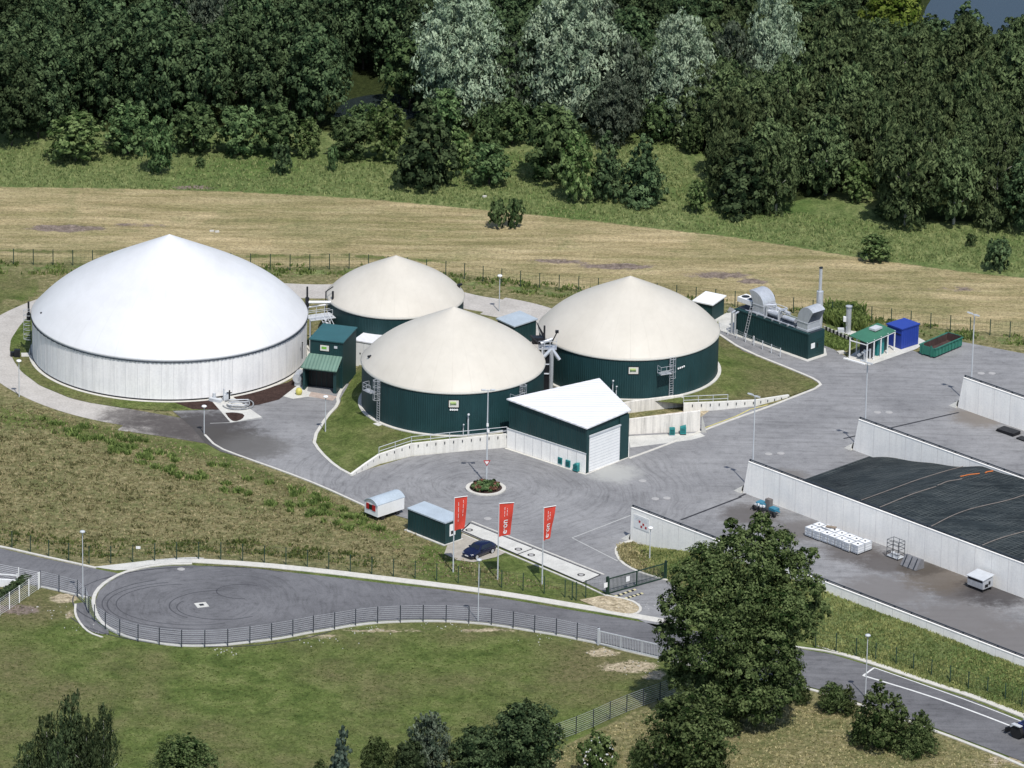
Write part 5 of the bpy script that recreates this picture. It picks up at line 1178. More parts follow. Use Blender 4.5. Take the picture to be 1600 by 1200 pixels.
# ---------------------------------------------------------------- flags
def textmesh(txt, size):
    cu = bpy.data.curves.new('t', 'FONT'); cu.body = txt; cu.size = size; cu.align_x = 'LEFT'; cu.fill_mode = 'FRONT'; cu.resolution_u = 3; cu.offset = .012
    o = bpy.data.objects.new('t', cu); C.objects.link(o); bpy.context.view_layer.update()
    me = o.to_mesh(); vs = [v.co.copy() for v in me.vertices]; fs = [tuple(p.vertices) for p in me.polygons]; bpy.data.objects.remove(o); bpy.data.curves.remove(cu)
    return vs, fs
def flag(lab, x, y, ytop, wpx, ang, sweep, letters=True, fold=0):
    T = thing('flagpole', lab, 'flagpole', P(x, y), 0, 'flagpoles with red flags'); h = HZ(x, y, ytop)
    MB().tube((0, 0, 0), (0, 0, h), .085, 10, .06).build('pole', m_galvp, T)
    wd = wpx/13.6; H = 3.95; e = Vector((math.cos(ang), math.sin(ang), 0)); n = Vector((-e.y, e.x, 0))
    MB().tube(Vector((0, 0, h-.06)), e*wd*1.03+Vector((0, 0, h-.06+.12)), .04, 6).build('top_arm', m_whitep, T)
    def surf(u, v):                          # u across 0..1, v down 0..1
        ww = wd*(1-sweep*v)-(.35*fold*max(0, v-.75)); rip = .10*math.sin(v*7+u*3)*u+.06*math.sin(u*9+v*4)*v
        return e*(u*ww)+n*rip+Vector((0, 0, h-.1+.12*u-v*H*(1-.04*u)))
    nu, nv = 8, 22; m = MB()
    for off_ in (0,):
        m.add([surf(i/nu, j/nv) for j in range(nv+1) for i in range(nu+1)], [(j*(nu+1)+i, (j+1)*(nu+1)+i, (j+1)*(nu+1)+i+1, j*(nu+1)+i+1) for j in range(nv) for i in range(nu)])
    fl = m.build('flag', m_red, T, smooth=True)
    if letters:
        vs, fs = textmesh('e·on', 1.0); x0 = min(v.x for v in vs); x1 = max(v.x for v in vs)
        def place(p, k, vb, uc): # text runs upward
            V = (vb-(p.x-x0)/(x1-x0)*k/H); U = uc+(-(p.y-.28))*(k/(x1-x0))/wd
            q = surf(U, V); return q-n*.03*(1 if n.y > 0 else -1)
        m = MB(); m.add([place(v, 1.75, .95, .5) for v in vs], fs); m.build('lettering', m_whitep, fl)
        m = MB()
        for (v0, v1, u) in ((.12, .40, .42), (.16, .40, .6)):
            pts = [surf(u, v0+(v1-v0)*i/10)-n*.035*(1 if n.y > 0 else -1) for i in range(11)]
            for i in range(10):
                if (i+int(u*10)) % 4 != 3: m.tube(pts[i], pts[i].lerp(pts[i+1], .8), .03, 4)
        m.build('small_lettering', m_whitep, fl)
    else:
        m = MB()
        for (v0, v1, u) in ((.15, .75, .35), (.1, .6, .72)):
            pts = [surf(u, v0+(v1-v0)*i/16)-n*.035 for i in range(17)]
            for i in range(16):
                if i % 5 != 3: m.tube(pts[i], pts[i].lerp(pts[i+1], .8), .028, 4)
        m.build('small_lettering', m_whitep, fl)
    return T
flag('left flagpole with a folded red flag, beside the site container', 708, 894, 777, 20, rad(12), .12, False, 1)
flag('middle flagpole with a red flag with white letters, right of the car', 777.5, 906, 786, 22.5, rad(4), .2)
flag('right flagpole with a narrow red flag with white letters', 847, 913, 792.5, 19, rad(16), .42)

# ---------------------------------------------------------------- car
f0, f1 = P(729, 869), P(768, 853); d = f0-f1; rz = math.atan2(d.y, d.x); c = P(748.5, 866.5)
rz = rad(228)
T = thing('parked_car', 'dark blue hatchback parked between site container and weighbridge', 'car', c, rz)
ST = [(-2.08, .50, .80, .62, .62), (-2.0, .28, .98, .80, .70), (-1.75, .22, 1.18, .84, .60), (-1.35, .2, 1.36, .87, .58), (-.7, .2, 1.45, .88, .60), (0, .2, 1.45, .88, .60), (.4, .2, 1.36, .88, .62), (.95, .2, 1.02, .88, .72), (1.05, .2, .95, .88, .74), (1.6, .22, .86, .85, .68), (1.95, .27, .74, .78, .60), (2.08, .38, .62, .66, .5)]
def ring(s):
    x, zb_, zt, wb_, wt = s; belt = min(.92, zt-.03)
    return [(x, -wb_*.9, zb_), (x, -wb_, .5 if zb_ < .5 else zb_), (x, -wb_*.97, belt), (x, -wt, zt-.04), (x, -wt*.6, zt), (x, 0, zt+.015), (x, wt*.6, zt), (x, wt, zt-.04), (x, wb_*.97, belt), (x, wb_, .5 if zb_ < .5 else zb_), (x, wb_*.9, zb_)]
V = [q for s in ST for q in ring(s)]; K = 11; F = [(i*K+j, i*K+(j+1) % K, (i+1)*K+(j+1) % K, (i+1)*K+j) for i in range(len(ST)-1) for j in range(K)]
F += [tuple(range(K-1, -1, -1)), tuple((len(ST)-1)*K+j for j in range(K))]
MB().add(V, F).build('body', m_navy, T, smooth=True)
g = MB(); g.add([(.93, -.74, 1.04), (.93, .74, 1.04), (.45, .56, 1.365), (.45, -.56, 1.365), (.97, 0, 1.07)], [(0, 1, 2, 3)]); 
g.build('windscreen', m_glass, T)
for s in (-1, 1):
    g = MB(); g.add([(.7, s*.87, .95), (-1.35, s*.875, .95), (-1.2, s*.66, 1.33), (.25, s*.67, 1.36)], [(0, 1, 2, 3)] if s > 0 else [(0, 3, 2, 1)]); g.build('side_window', m_glass, T)
    MB().box((1.93, s*.62, .66), (.16, .26, .12), s*-.3).build('headlight', m_steel, T); MB().box((.55, s*.98, .98), (.14, .16, .1)).build('mirror', m_navy, T)
    for x in (1.3, -1.28):
        wh = MB().tube((x, s*.72, .32), (x, s*.9, .32), .32, 20).build('wheel', m_rubber, T); MB().tube((x, s*.895, .32), (x, s*.91, .32), .22, 14).build('rim', m_steel, wh)
MB().box((2.09, 0, .46), (.03, .5, .11)).build('number_plate', m_whitep, T)

# ---------------------------------------------------------------- loader at the right edge
p = P(1608, 1146); dr = (P(1570, 1118)-P(1640, 1146)); rz = math.atan2(dr.y, dr.x)
T = thing('wheel_loader', 'dark blue wheel loader cut by the right edge, driving on the road', 'loader', p, rz)
for x in (0, -2.6):
    for y in (0, 1.75):
        wh = MB().tube((x, y-.05, .75), (x, y+.45, .75), .75, 24).build('wheel', m_rubber, T); MB().tube((x, y-.07, .75), (x, y-.052, .75), .38, 16).build('rim', m_galvp, wh)
MB().bx(-3.6, .2, .5, 1.7, .8, 1.7).build('body', paint('loader blue', (.02, .03, .12), .15, 1, .4), T); MB().bx(-2.0, -.7, .45, 1.75, 1.7, 2.8).build('cab', m_glass, T); MB().bx(-2.1, -.6, .4, 1.8, 2.8, 2.92).build('cab_roof', m_navy, T)
m = MB(); m.tube((.0, .8, 1.5), (1.5, .8, .7), .12, 6); m.tube((.0, 1.4, 1.5), (1.5, 1.4, .7), .12, 6); m.bx(-.6, .6, -.1, .4, 1.5, 1.6); m.bx(-.6, .6, 1.8, 2.3, 1.5, 1.6); m.build('lift_arms', m_galvp, T)
m = MB(); m.bx(1.4, 1.6, .1, 2.1, .3, .8)
for i in range(7): m.tube((1.5, .2+i*.3, .35), (2.1, .2+i*.3, .25), .05, 5)
m.build('fork', m_black, T)

# ---------------------------------------------------------------- foliage
def leaves(name, lobes, n, size, seed, mat, parent=None, droop=0.0, clump=.22, core=.35, flat=1.0, stems=None):
    """lobes: (x, y, z, rx, ry, rz). Leaf clusters gather in clumps near each lobe's shell."""
    g = np.random.default_rng(seed); L = np.array(lobes, float); vol = (L[:, 3]*L[:, 4]*L[:, 5])**(2/3); cnt = np.maximum(30, (n*vol/vol.sum()).astype(int))
    Ps, Ns, Ts = [], [], []
    for (x, y, z, rx, ry, rz), c in zip(lobes, cnt):
        kc = max(6, int(c/22)); d = g.normal(size=(kc, 3)); d /= np.linalg.norm(d, axis=1)[:, None]; d[:, 2] = np.where(d[:, 2] < -.55, -d[:, 2], d[:, 2])
        rr = core+(1.03-core)*g.random(kc)**.45; cc = d*rr[:, None]
        w_ = g.integers(0, kc, c); cr = clump*(.55+.9*g.random(kc)); off = g.normal(size=(c, 3)); off /= np.linalg.norm(off, axis=1)[:, None]; off *= (g.random(c)**.4)[:, None]
        p = cc[w_]+off*cr[w_][:, None]; p = p*np.array([rx, ry, rz]); 
        if droop: p[:, 2] -= droop*g.random(c)**2*(rx+ry)/2
        p += np.array([x, y, z]); nn = d[w_]*.8+off*.9+g.normal(size=(c, 3))*.32+np.array([0, 0, .35])
        Ps.append(p); Ns.append(nn); Ts.append(np.clip(.45+.30*g.normal(size=kc)[w_]+.22*g.normal(size=c), 0, 1))
    Pp = np.vstack(Ps); N = np.vstack(Ns); Tt = np.concatenate(Ts); keep = Pp[:, 2] > .08; Pp, N, Tt = Pp[keep], N[keep], Tt[keep]
    N /= np.linalg.norm(N, axis=1)[:, None]; m_ = len(Pp)
    r_ = g.normal(size=(m_, 3)); U = np.cross(N, r_); U /= np.linalg.norm(U, axis=1)[:, None]; Vv = np.cross(N, U)
    s = size*(.6+.8*g.random(m_))[:, None]; U *= s*.62; Vv *= s
    if droop: Vv[:, 2] -= np.abs(s[:, 0])*.8
    V = np.stack([Pp-Vv, Pp+U*.9+Vv*.1, Pp+Vv, Pp-U*.9+Vv*.05], 1).reshape(-1, 3)
    me = bpy.data.meshes.new(name); me.vertices.add(4*m_); me.vertices.foreach_set('co', V.astype(np.float32).ravel()); me.loops.add(4*m_); me.loops.foreach_set('vertex_index', np.arange(4*m_, dtype=np.int32))
    me.polygons.add(m_); me.polygons.foreach_set('loop_start', np.arange(0, 4*m_, 4, dtype=np.int32)); me.update(calc_edges=True)
    at = me.attributes.new('tint', 'FLOAT', 'POINT'); at.data.foreach_set('value', np.repeat(Tt, 4).astype(np.float32))
    return newobj(name, me, mat, parent)
def trunk(parent, h, r, mat, seed, limbs=6, spread=.3, lean=0):
    g = random.Random(seed); m = MB(); pts = [Vector((lean*h*t*t+g.uniform(-.02, .02)*h*t, g.uniform(-.02, .02)*h*t, h*t)) for t in (0, .2, .4, .6, .8, .95)]; pts[0].z = -.2
    for i in range(5): m.tube(pts[i], pts[i+1], r*(1-i*.17), 8, r*(1-(i+1)*.17))
    for i in range(limbs):
        t = .25+.6*i/limbs; b = pts[0].lerp(pts[-1], t); a = g.uniform(0, 6.28); e = b+Vector((math.cos(a), math.sin(a), .9))*h*spread*(1-.5*t); m.tube(b, b.lerp(e, .5)+Vector((0, 0, .1)), r*.45*(1-t*.5), 6, r*.3*(1-t*.5)); m.tube(b.lerp(e, .5)+Vector((0, 0, .1)), e, r*.3*(1-t*.5), 5, r*.1)
    return m.build('trunk', mat, parent, smooth=True)
LM = dict(dark=leafmat('dark leaves', (.015, .030, .014), (.112, .160, .072), .2), mid=leafmat('green leaves', (.022, .044, .016), (.140, .200, .080), .2),
          olive=leafmat('olive leaves', (.026, .043, .018), (.135, .175, .075), .2), silver=leafmat('silvery leaves', (.115, .16, .10), (.32, .38, .26), .15), light=leafmat('light green leaves', (.035, .065, .018), (.19, .25, .095), .22),
          near=leafmat('foreground leaves', (.016, .030, .009), (.135, .17, .066), .25), dusk=leafmat('dark foreground leaves', (.012, .022, .010), (.085, .115, .052), .2),
          grey=leafmat('grey green leaves', (.032, .050, .032), (.175, .21, .145), .18),
          blue=leafmat('bluish needles', (.03, .05, .04), (.12, .16, .12)), lime=leafmat('yellow green leaves', (.07, .12, .016), (.24, .30, .06)))
def rl(g, n, R, H, z0, shape):
    out = []
    for i in range(n):
        t = (i+.5)/n; z = z0+(H-z0)*t; a = i*2.4+g.uniform(-.4, .4)
        if shape == 'broad': w_ = math.sin(math.pi*min(1, .12+t*.88))**.6; k = R*w_
        elif shape == 'cone': w_ = (1-t)**.7*.95+.1; k = R*w_
        elif shape == 'willow': w_ = math.sin(math.pi*min(1, .15+t*.8))**.5*(1-.25*t); k = R*w_
        else: w_ = math.sin(math.pi*(.15+.8*t))**.7; k = R*w_
        o = k*.5*(1 if i < n-1 else .1); lr = k*g.uniform(.5, .68)+.25; out.append((o*math.cos(a), o*math.sin(a), min(z, H-lr*.6), lr, lr, lr*g.uniform(.75, 1.05)))
    return out
# prototypes at unit design: about 12 m high trees and 3 m shrubs
def proto(shape, name, H, R, n, size, mat, seed, lobes=12, z0=None, bark=m_bark, droop=0, tr=.22, core=.45):
    g = random.Random(seed); T = thing(name, 'tree', 'tree', (0, 0, 0)); z0 = H*.12 if z0 is None else z0
    leaves('crown', rl(g, lobes, R, H, z0, shape), n, size, seed, mat, T, droop, core=core)
    trunk(T, H*.85, tr, bark, seed, 5 if H > 5 else 3)
    T['H'] = H; T['R'] = R; return T
PR = {}
for k in range(3): PR['dark%d' % k] = proto('broad', 'broadleaf_tree', 14, 5.0, 11000, .28, LM['dark'], 10+k, 18, 1.5)
for k in range(3): PR['olive%d' % k] = proto('cone' if k == 0 else 'broad', 'birch_tree', 11.5, 3.4, 10500, .2, LM['olive'], 20+k, 16, 1.0, m_birchbark, .25)
for k in range(2): PR['silver%d' % k] = proto('willow', 'silver_willow_tree', 16, 4.9, 26000, .15, LM['silver'], 30+k, 34, 1.0, droop=.1)
for k in range(2): PR['grey%d' % k] = proto('willow', 'grey_green_willow_tree', 12, 4.2, 14000, .18, LM['grey'], 35+k, 22, .8, droop=.08)
for k in range(2): PR['cone%d' % k] = proto('cone', 'young_alder_tree', 8, 3.1, 6500, .24, LM['dark'], 40+k, 13, .6, tr=.14)
for k in range(2): PR['mid%d' % k] = proto('broad', 'young_broadleaf_tree', 7, 3.3, 6000, .25, LM['mid'], 50+k, 13, .6, tr=.14)
for k in range(2): PR['shrub%d' % k] = proto('round', 'shrub', 3.2, 2.2, 3000, .22, LM['mid'], 60+k, 8, .4, tr=.07)
PR['dshrub0'] = proto('round', 'shrub', 3.2, 2.0, 3000, .22, LM['dark'], 66, 8, .4, tr=.07)
PR['light0'] = proto('broad', 'light_green_tree', 8, 3.2, 6000, .25, LM['light'], 70, 12, .6, tr=.14)
PR['lime0'] = proto('broad', 'yellow_green_tree', 13, 4.5, 9000, .28, LM['lime'], 72, 18, 1)
PR['blue0'] = proto('cone', 'blue_spruce', 5, 1.6, 3500, .2, LM['blue'], 74, 9, .4, tr=.1)
USED = set()
def plant(kind, x, y, wpx, hpx, lab, group=None, cat=None, rot=None):
    T = PR[kind]; s = PPX(x, y); hs = hpx/(s*.93)/T['H']; ws = (wpx/2)/s/T['R']/1.08
    b = P(x, y); rz = rot if rot is not None else random.uniform(0, 6.28)
    if kind in USED: T = copy_tree(T)
    USED.add(kind); T.location = b; T.rotation_euler = (0, 0, rz); T.scale = (ws, ws, hs); T['label'] = lab
    T['category'] = cat or ('shrub' if 'shrub' in kind else 'tree')
    if group: T['group'] = group
    elif 'group' in T: del T['group']
    return T
def PPX(x, y): b = P(x, y); return FPX/(b-CAM).dot(CF)
# single trees and bushes one can tell apart, front to back
for a in (('light0', 118, 252, 96, 72, 'wide light green bush at the wood edge, left of the big tank top'), ('mid1', 251, 271, 52, 82, 'slim green tree standing out on the rough meadow above the big tank'),
          ('dshrub0', 442, 272, 33, 42, 'small dark round shrub on the rough meadow'), ('shrub0', 313, 263, 16, 16, 'tiny bush between slim tree and small dark shrub'), ('shrub1', 520, 268, 18, 36, 'thin small shrub beside the dark round shrub'),
          ('mid0', 200, 240, 84, 72, 'dark shrub touching the light green bush on its right'), ('dark1', 18, 228, 95, 150, 'dark tree at the left edge reaching down to the meadow'),
          ('mid1', 302, 240, 80, 72, 'dark rounded bush in the hedge row, above the slim tree'), ('mid0', 372, 242, 76, 72, 'dark rounded bush in the middle of the hedge row'), ('mid1', 436, 243, 74, 74, 'rounded bush in the hedge row above the small dark shrub'),
          ('light0', 482, 245, 48, 56, 'lighter green bush at the right end of the hedge row'), ('mid0', 545, 248, 70, 62, 'green bush below the small pond'), ('light0', 604, 250, 70, 84, 'light topped bush right below the small pond'),
          ('cone0', 668, 290, 112, 132, 'big dense dark green bush-tree standing forward on the meadow'), ('light0', 712, 262, 60, 60, 'light green bush wedged behind the big dense bush-tree'), ('mid1', 764, 288, 72, 60, 'low wide green bush right of the big dense bush-tree'), ('mid0', 758, 240, 50, 70, 'slender dark tree behind the low wide green bush'),
          ('mid0', 862, 282, 104, 112, 'round dome-shaped dark bush below the middle silver willow'), ('light0', 902, 315, 60, 100, 'pointed light green young tree in the group of three'), ('cone1', 948, 312, 62, 104, 'middle pointed young tree in the group of three'), ('cone0', 1003, 317, 74, 104, 'rightmost dark pointed tree in the group of three'),
          ('mid1', 1083, 241, 36, 54, 'small lone tree in the grassy clearing'), ('light0', 1088, 333, 34, 50, 'small light shrub at the foot of the dark wood corner'),
          ('shrub0', 776, 357, 28, 42, 'left one of the two small bushes in the dry meadow'), ('shrub1', 803, 356, 30, 42, 'right one of the two small bushes in the dry meadow'),
          ('light0', 1367, 407, 56, 38, 'low pale green bush on the rough grass near the right wood'), ('dshrub0', 1556, 423, 42, 44, 'dark round bush on the rough grass at the right'), ('shrub0', 1517, 385, 18, 18, 'tiny bush left above the dark round bush'), ('shrub1', 1385, 340, 44, 20, 'low shrub tucked against the right wood edge'),
          ('cone1', 1160, 333, 96, 110, 'dark tree at the left front corner of the right wood'), ('olive1', 1212, 332, 80, 120, 'olive tree second from the front corner of the right wood'), ('olive2', 1130, 310, 70, 105, 'olive tree behind the front corner of the right wood'),
          ('olive1', 1415, 352, 112, 150, 'bulky olive birch bulging forward from the right wood edge'), ('olive2', 1490, 350, 90, 130, 'olive birch right of the bulky birch at the wood edge'), ('olive0', 1555, 352, 90, 130, 'olive birch near the right end of the wood edge'), ('dark0', 1610, 362, 100, 130, 'dark tree at the right edge on the wood border'), ('light0', 1340, 315, 50, 60, 'pale bush in the gap of the right wood edge'), ('olive1', 1290, 305, 96, 120, 'olive birch left of the gap in the right wood edge'),
          ('silver0', 716, 194, 166, 214, 'leftmost tall silver willow'), ('silver1', 893, 200, 180, 222, 'second and tallest silver willow, above the dome-shaped bush'), ('silver0', 1062, 212, 126, 186, 'third silver willow, above the grassy clearing'), ('silver1', 1205, 190, 112, 198, 'fourth silver willow with a narrow top'), ('silver0', 1425, 150, 48, 52, 'small silver topped tree within the right wood'),
          ('grey0', 975, 203, 92, 140, 'grey green tree between second and third silver willow'), ('grey1', 806, 192, 84, 128, 'grey green tree between first and second silver willow'), ('grey1', 1138, 190, 92, 150, 'grey green tree between third and fourth silver willow'),
          ('mid0', 640, 165, 90, 100, 'green tree leaning over the right side of the small pond'), ('mid1', 690, 215, 70, 70, 'green bush at the foot of the leftmost silver willow'), ('mid0', 800, 225, 66, 66, 'bush left above the dome-shaped bush'), ('grey1', 960, 226, 92, 104, 'grey green bushy tree right of the tallest silver willow'), ('mid1', 1030, 222, 60, 70, 'bush at the rear rim of the grassy clearing'), ('grey0', 1104, 218, 70, 96, 'grey green tree right of the third silver willow'), ('mid0', 570, 215, 60, 50, 'low bush on the near bank of the small pond'), ('dark0', 60, 215, 90, 110, 'dark tree above the light green bush at the left'),
          ('lime0', 1392, 105, 105, 130, 'yellow green tree beside the lake')):
    plant(*a, group=None)
# low weeds heap on the meadow rim
# the closed woods
g = random.Random(5); nW = 0
def in_gap(x, y):
    if 525 < x < 660 and 128 < y < 210: return True
    if 560 < x < 655 and 60 < y <= 118: return False
    if 1430 < x < 1700 and -90 < y < 70: return True
    if 655 < x < 775 and y > 150: return True
    if 1330 < x < 1440 and 45 < y < 125: return True
    return False
row = 0; y = 312.0
while y > -120:
    x = -30+(row % 2)*42
    while x < 1650:
        xx, yy = x+g.uniform(-16, 16), y+g.uniform(-8, 8)
        edge = 208 if xx < 640 else (196 if xx < 1075 else (300 if xx < 1240 else (292 if xx < 1370 else 332)))
        if xx > 1075 and xx < 1120: edge = 240
        if yy < edge and not in_gap(xx, yy):
            if xx < 640: kd = g.choice(['dark0', 'dark1', 'dark2']*4+['mid0', 'grey0']); lab, grp = 'dark broadleaf tree in the closed wood filling the upper left', 'trees of the left wood'; w_, h_ = g.uniform(84, 112), g.uniform(130, 175)
            elif xx < 1085: kd = g.choice(['dark0', 'dark1', 'dark2', 'grey0', 'dark1']); lab, grp = 'dark tree in the shaded wood behind the silver willows', 'trees of the middle wood'; w_, h_ = g.uniform(80, 105), g.uniform(110, 160)
            elif yy > 130: kd = g.choice(['olive0', 'olive1', 'olive2', 'olive1']); lab, grp = 'feathery olive birch inside the dense wood on the right', 'birches of the right wood'; w_, h_ = g.uniform(68, 108), g.uniform(95, 145)
            else: kd = g.choice(['dark0', 'dark1', 'olive1', 'dark2', 'cone0']); lab, grp = 'green tree in the far part of the right wood towards the lake', 'trees near the lake'; w_, h_ = g.uniform(66, 92), g.uniform(80, 130)
            if xx > 1425 and yy-h_ < 22: h_ = yy-g.uniform(2, 50)
            if (yy > 60 or g.random() < .8) and h_ > 45: plant(kd, xx, yy, w_, h_, lab, grp); nW += 1
        x += 80 if (x < 1085) else 62
    y -= 23 if y > 60 else 30; row += 1
ORD = ['first', 'second', 'third', 'fourth', 'fifth', 'sixth', 'seventh', 'eighth', 'ninth', 'tenth', 'eleventh', 'twelfth', 'thirteenth', 'fourteenth']
for grp, phr in (('trees of the left wood', 'dark broadleaf tree, %s from the left along the front of the left wood'), ('trees of the middle wood', 'dark tree, %s from the left along the front of the middle wood'), ('birches of the right wood', 'olive birch, %s from the left along the front of the right wood')):
    ms = [(PIX(o.location), o) for o in bpy.data.objects if o.get('group') == grp and o.parent is None]; front = []
    for (x, y), o in ms:
        if -20 < x < 1620 and not any(abs(x2-x) < 55 and y2 > y+2 for (x2, y2), _ in ms): front.append((x, o))
    for i, (x, o) in enumerate(sorted(front, key=lambda q: q[0])[:14]): o['label'] = phr % ORD[i]
# foreground
for k in range(3): PR['fg%d' % k] = proto(['round', 'broad', 'cone'][k], 'foreground_bush', 8, 3.6, 17000, .15, LM['near'], 110+k, 16, .3, tr=.12, core=.3)
for k in range(2): PR['fd%d' % k] = proto(['round', 'broad'][k], 'foreground_tree', 8, 3.6, 19000, .16, LM['dusk'], 115+k, 16, .3, tr=.14, core=.3)
PR['twig0'] = proto('cone', 'twiggy_bush', 6, 2.4, 7000, .14, LM['near'], 120, 14, .2, tr=.1, core=.15)
def big_tree():
    b = P(1150, 1128); T = thing('big_poplar_tree', 'huge dark green tree in the lower right foreground, hiding part of the road', 'tree', b)
    L = []
    def at(x, y, depth, r, rz=None):       # lobe centre seen at (x, y), at given metres towards the rear
        Y = b.y+depth; d_ = CF*FPX+CR*(x-800)-CU*(y-600); t = (Y-CAM.y)/d_.y; p = CAM+d_*t; r *= .93; L.append((p.x-b.x, p.y-b.y, p.z, r, r, rz or r*.85))
    for (x, y, dep, r) in ((1188, 815, 0, 1.3), (1190, 828, 0, 1.7), (1160, 845, .5, 1.9), (1215, 850, .5, 2.2), (1140, 822, 1, 1.1), (1185, 880, -1.5, 2.9), (1100, 873, 1, 2.1), (1135, 860, 1, 1.9), (1120, 885, 0, 2.2), (1078, 905, 0, 2.4), (1120, 915, -1, 2.9), (1235, 890, 1, 2.6), (1262, 872, 2, 1.5), (1268, 920, 0, 1.8), (1170, 935, -2.5, 3.2), (1225, 950, -2, 3.1), (1055, 945, 0, 2.1), (1090, 965, -2, 3.0), (1140, 985, -3, 3.3), (1052, 990, 1, 2.1), (1200, 995, -2.5, 3.1), (1250, 980, 0, 2.5), (1275, 955, 1.2, 1.7), (1060, 1025, 0, 2.2), (1100, 1025, -2.5, 3.0), (1160, 1040, -3, 3.1), (1215, 1035, -2, 3.0), (1075, 1060, -.5, 2.3), (1115, 1080, -2.5, 2.7), (1165, 1090, -3, 2.8), (1215, 1085, -2, 2.7), (1230, 1062, .5, 2.2), (1130, 1110, -2, 2.3), (1190, 1112, -2.2, 2.3), (1035, 985, .3, 1.1), (1040, 1030, 0, 1.0), (1150, 950, 2.5, 3.4), (1180, 1000, 2.5, 3.6), (1140, 1050, 2.5, 3.4), (1200, 900, 3, 2.6)): at(x, y, dep, r)
    leaves('crown', L, 115000, .165, 99, LM['near'], T, 0, .2, .3); trunk(T, 20, .55, m_bark, 9, 14, .25)
big_tree()
PR['birchf'] = proto('willow', 'drooping_birch_tree', 11, 2.7, 6500, .14, LM['dusk'], 81, 18, 2.0, m_birchbark, 1.0, .16, .1)
for a in (('birchf', 112, 1262, 74, 182, 'tallest dark drooping birch in the lower left corner'), ('birchf', 162, 1246, 56, 150, 'right slender birch with white stem in the lower left corner'), ('birchf', 74, 1262, 62, 150, 'left outer birch in the lower left corner'), ('birchf', 136, 1270, 60, 150, 'dark birch between the tallest and the right one in the lower left'), ('birchf', 44, 1268, 58, 112, 'lowest leftmost birch in the lower left corner'), ('birchf', 92, 1285, 60, 140, 'front birch half cut by the bottom edge at the lower left'),
          ('fg1', 290, 1226, 104, 74, 'greyish green bush at the bottom edge beside the birches'), ('blue0', 534, 1220, 36, 84, 'slim bluish spruce at the bottom edge'), ('fg0', 590, 1232, 60, 78, 'small dark bush right of the slim spruce'), ('fg2', 500, 1236, 46, 50, 'low bush left of the slim spruce'),
          ('grey1', 668, 1222, 88, 108, 'grey green rounded bush in the bottom group'), ('fd0', 820, 1215, 118, 112, 'largest dark bush of the bottom group at the fence end'), ('fd1', 745, 1228, 96, 90, 'dark bush in the middle of the bottom group'), ('fd1', 640, 1238, 60, 80, 'dark bush at the left of the bottom group'),
          ('fg0', 1070, 1222, 150, 134, 'large round green bush below the big tree'), ('fg1', 1000, 1222, 44, 66, 'green bush left below the large round bush'), ('fg2', 1115, 1232, 60, 90, 'olive bush right below the big tree'), 
          ('twig0', 1372, 1168, 84, 106, 'tall bush with open twigs beside the road at the lower right'), ('fg2', 1436, 1176, 72, 66, 'round bush right of the tall roadside bush'), ('twig0', 1345, 1160, 50, 60, 'low bush at the left foot of the tall roadside bush'), ('fg0', 1300, 1112, 50, 44, 'small shrub beside the road between big tree and tall bush'), ('twig0', 1325, 1115, 36, 46, 'small shrub next to the tall roadside bush'), ('twig0', 1254, 1100, 30, 42, 'slender shrub at the right foot of the big tree'), ('twig0', 1398, 1170, 62, 86, 'thin twigged bush in the middle of the roadside group'), ('fg0', 1140, 1148, 40, 30, 'seedling bush at the shaded foot of the big tree')):
    plant(*a)
PR['flower'] = proto('round', 'flowering_bush', 3.2, 2.2, 3500, .2, LM['light'], 91, 8, .3, tr=.07)
T = plant('flower', 934, 1212, 62, 62, 'bright green bush with white blossoms at the bottom edge')
gg = np.random.default_rng(3); m = MB()
for i in range(70):
    d_ = gg.normal(size=3); d_ /= np.linalg.norm(d_); d_[2] = abs(d_[2]); m.box((d_[0]*2.0, d_[1]*2.0, 1.2+d_[2]*1.9), (.12, .12, .08), gg.random()*3)
m.build('blossoms', m_whitep, T)
# remove prototypes that were never planted
for k, T in PR.items():
    if k not in USED:
        for ch in list(T.children): bpy.data.objects.remove(ch)
        bpy.data.objects.remove(T)
# clipped hedge
T = thing('clipped_hedge', 'dark clipped hedge strip between the two white fences at the left edge', 'hedge', P(20, 922)); L = []
h0, h1 = P(-40, 963), P(42, 909)
for i in range(30):
    q = h0.lerp(h1, i/29)-P(20, 922); L.append((q.x, q.y, .45, .5, .5, .5))
leaves('foliage', L, 9000, .16, 5, LM['dark'], T, 0, .4, .2); m = MB(); m.strip([h0, h1], .25, 0, .6); m.build('stems', m_bark, T, world=True)
# island planting
T = thing('planted_island', 'round planted island with kerb around the flood light mast', 'traffic island', ISL)
MB().lathe([(1.9, -.02), (1.9, .14), (2.35, .14), (2.35, -.02)], (0, 0, .05), 40).build('kerb_ring', m_kerb, T); MB().lathe([(0, .22), (1.0, .2), (1.9, .1)], (0, 0, .05), 30).build('soil', m_mulch, T)
leaves('shrubs', [(1.1*math.cos(a), 1.1*math.sin(a), .42, .72, .72, .38) for a in np.linspace(0, 6.28, 9)[:-1]]+[(0, 0, .5, .8, .8, .4)], 2600, .13, 8, LM['mid'], T, 0, .3, .2)
leaves('reddish_shrubs', [(1.3*math.cos(a), 1.3*math.sin(a), .45, .5, .5, .35) for a in (.3, 1.9, 3.0, 4.0, 5.4)], 1100, .13, 9, leafmat('reddish leaves', (.10, .045, .03), (.26, .13, .09)), T, 0, .3, .2)

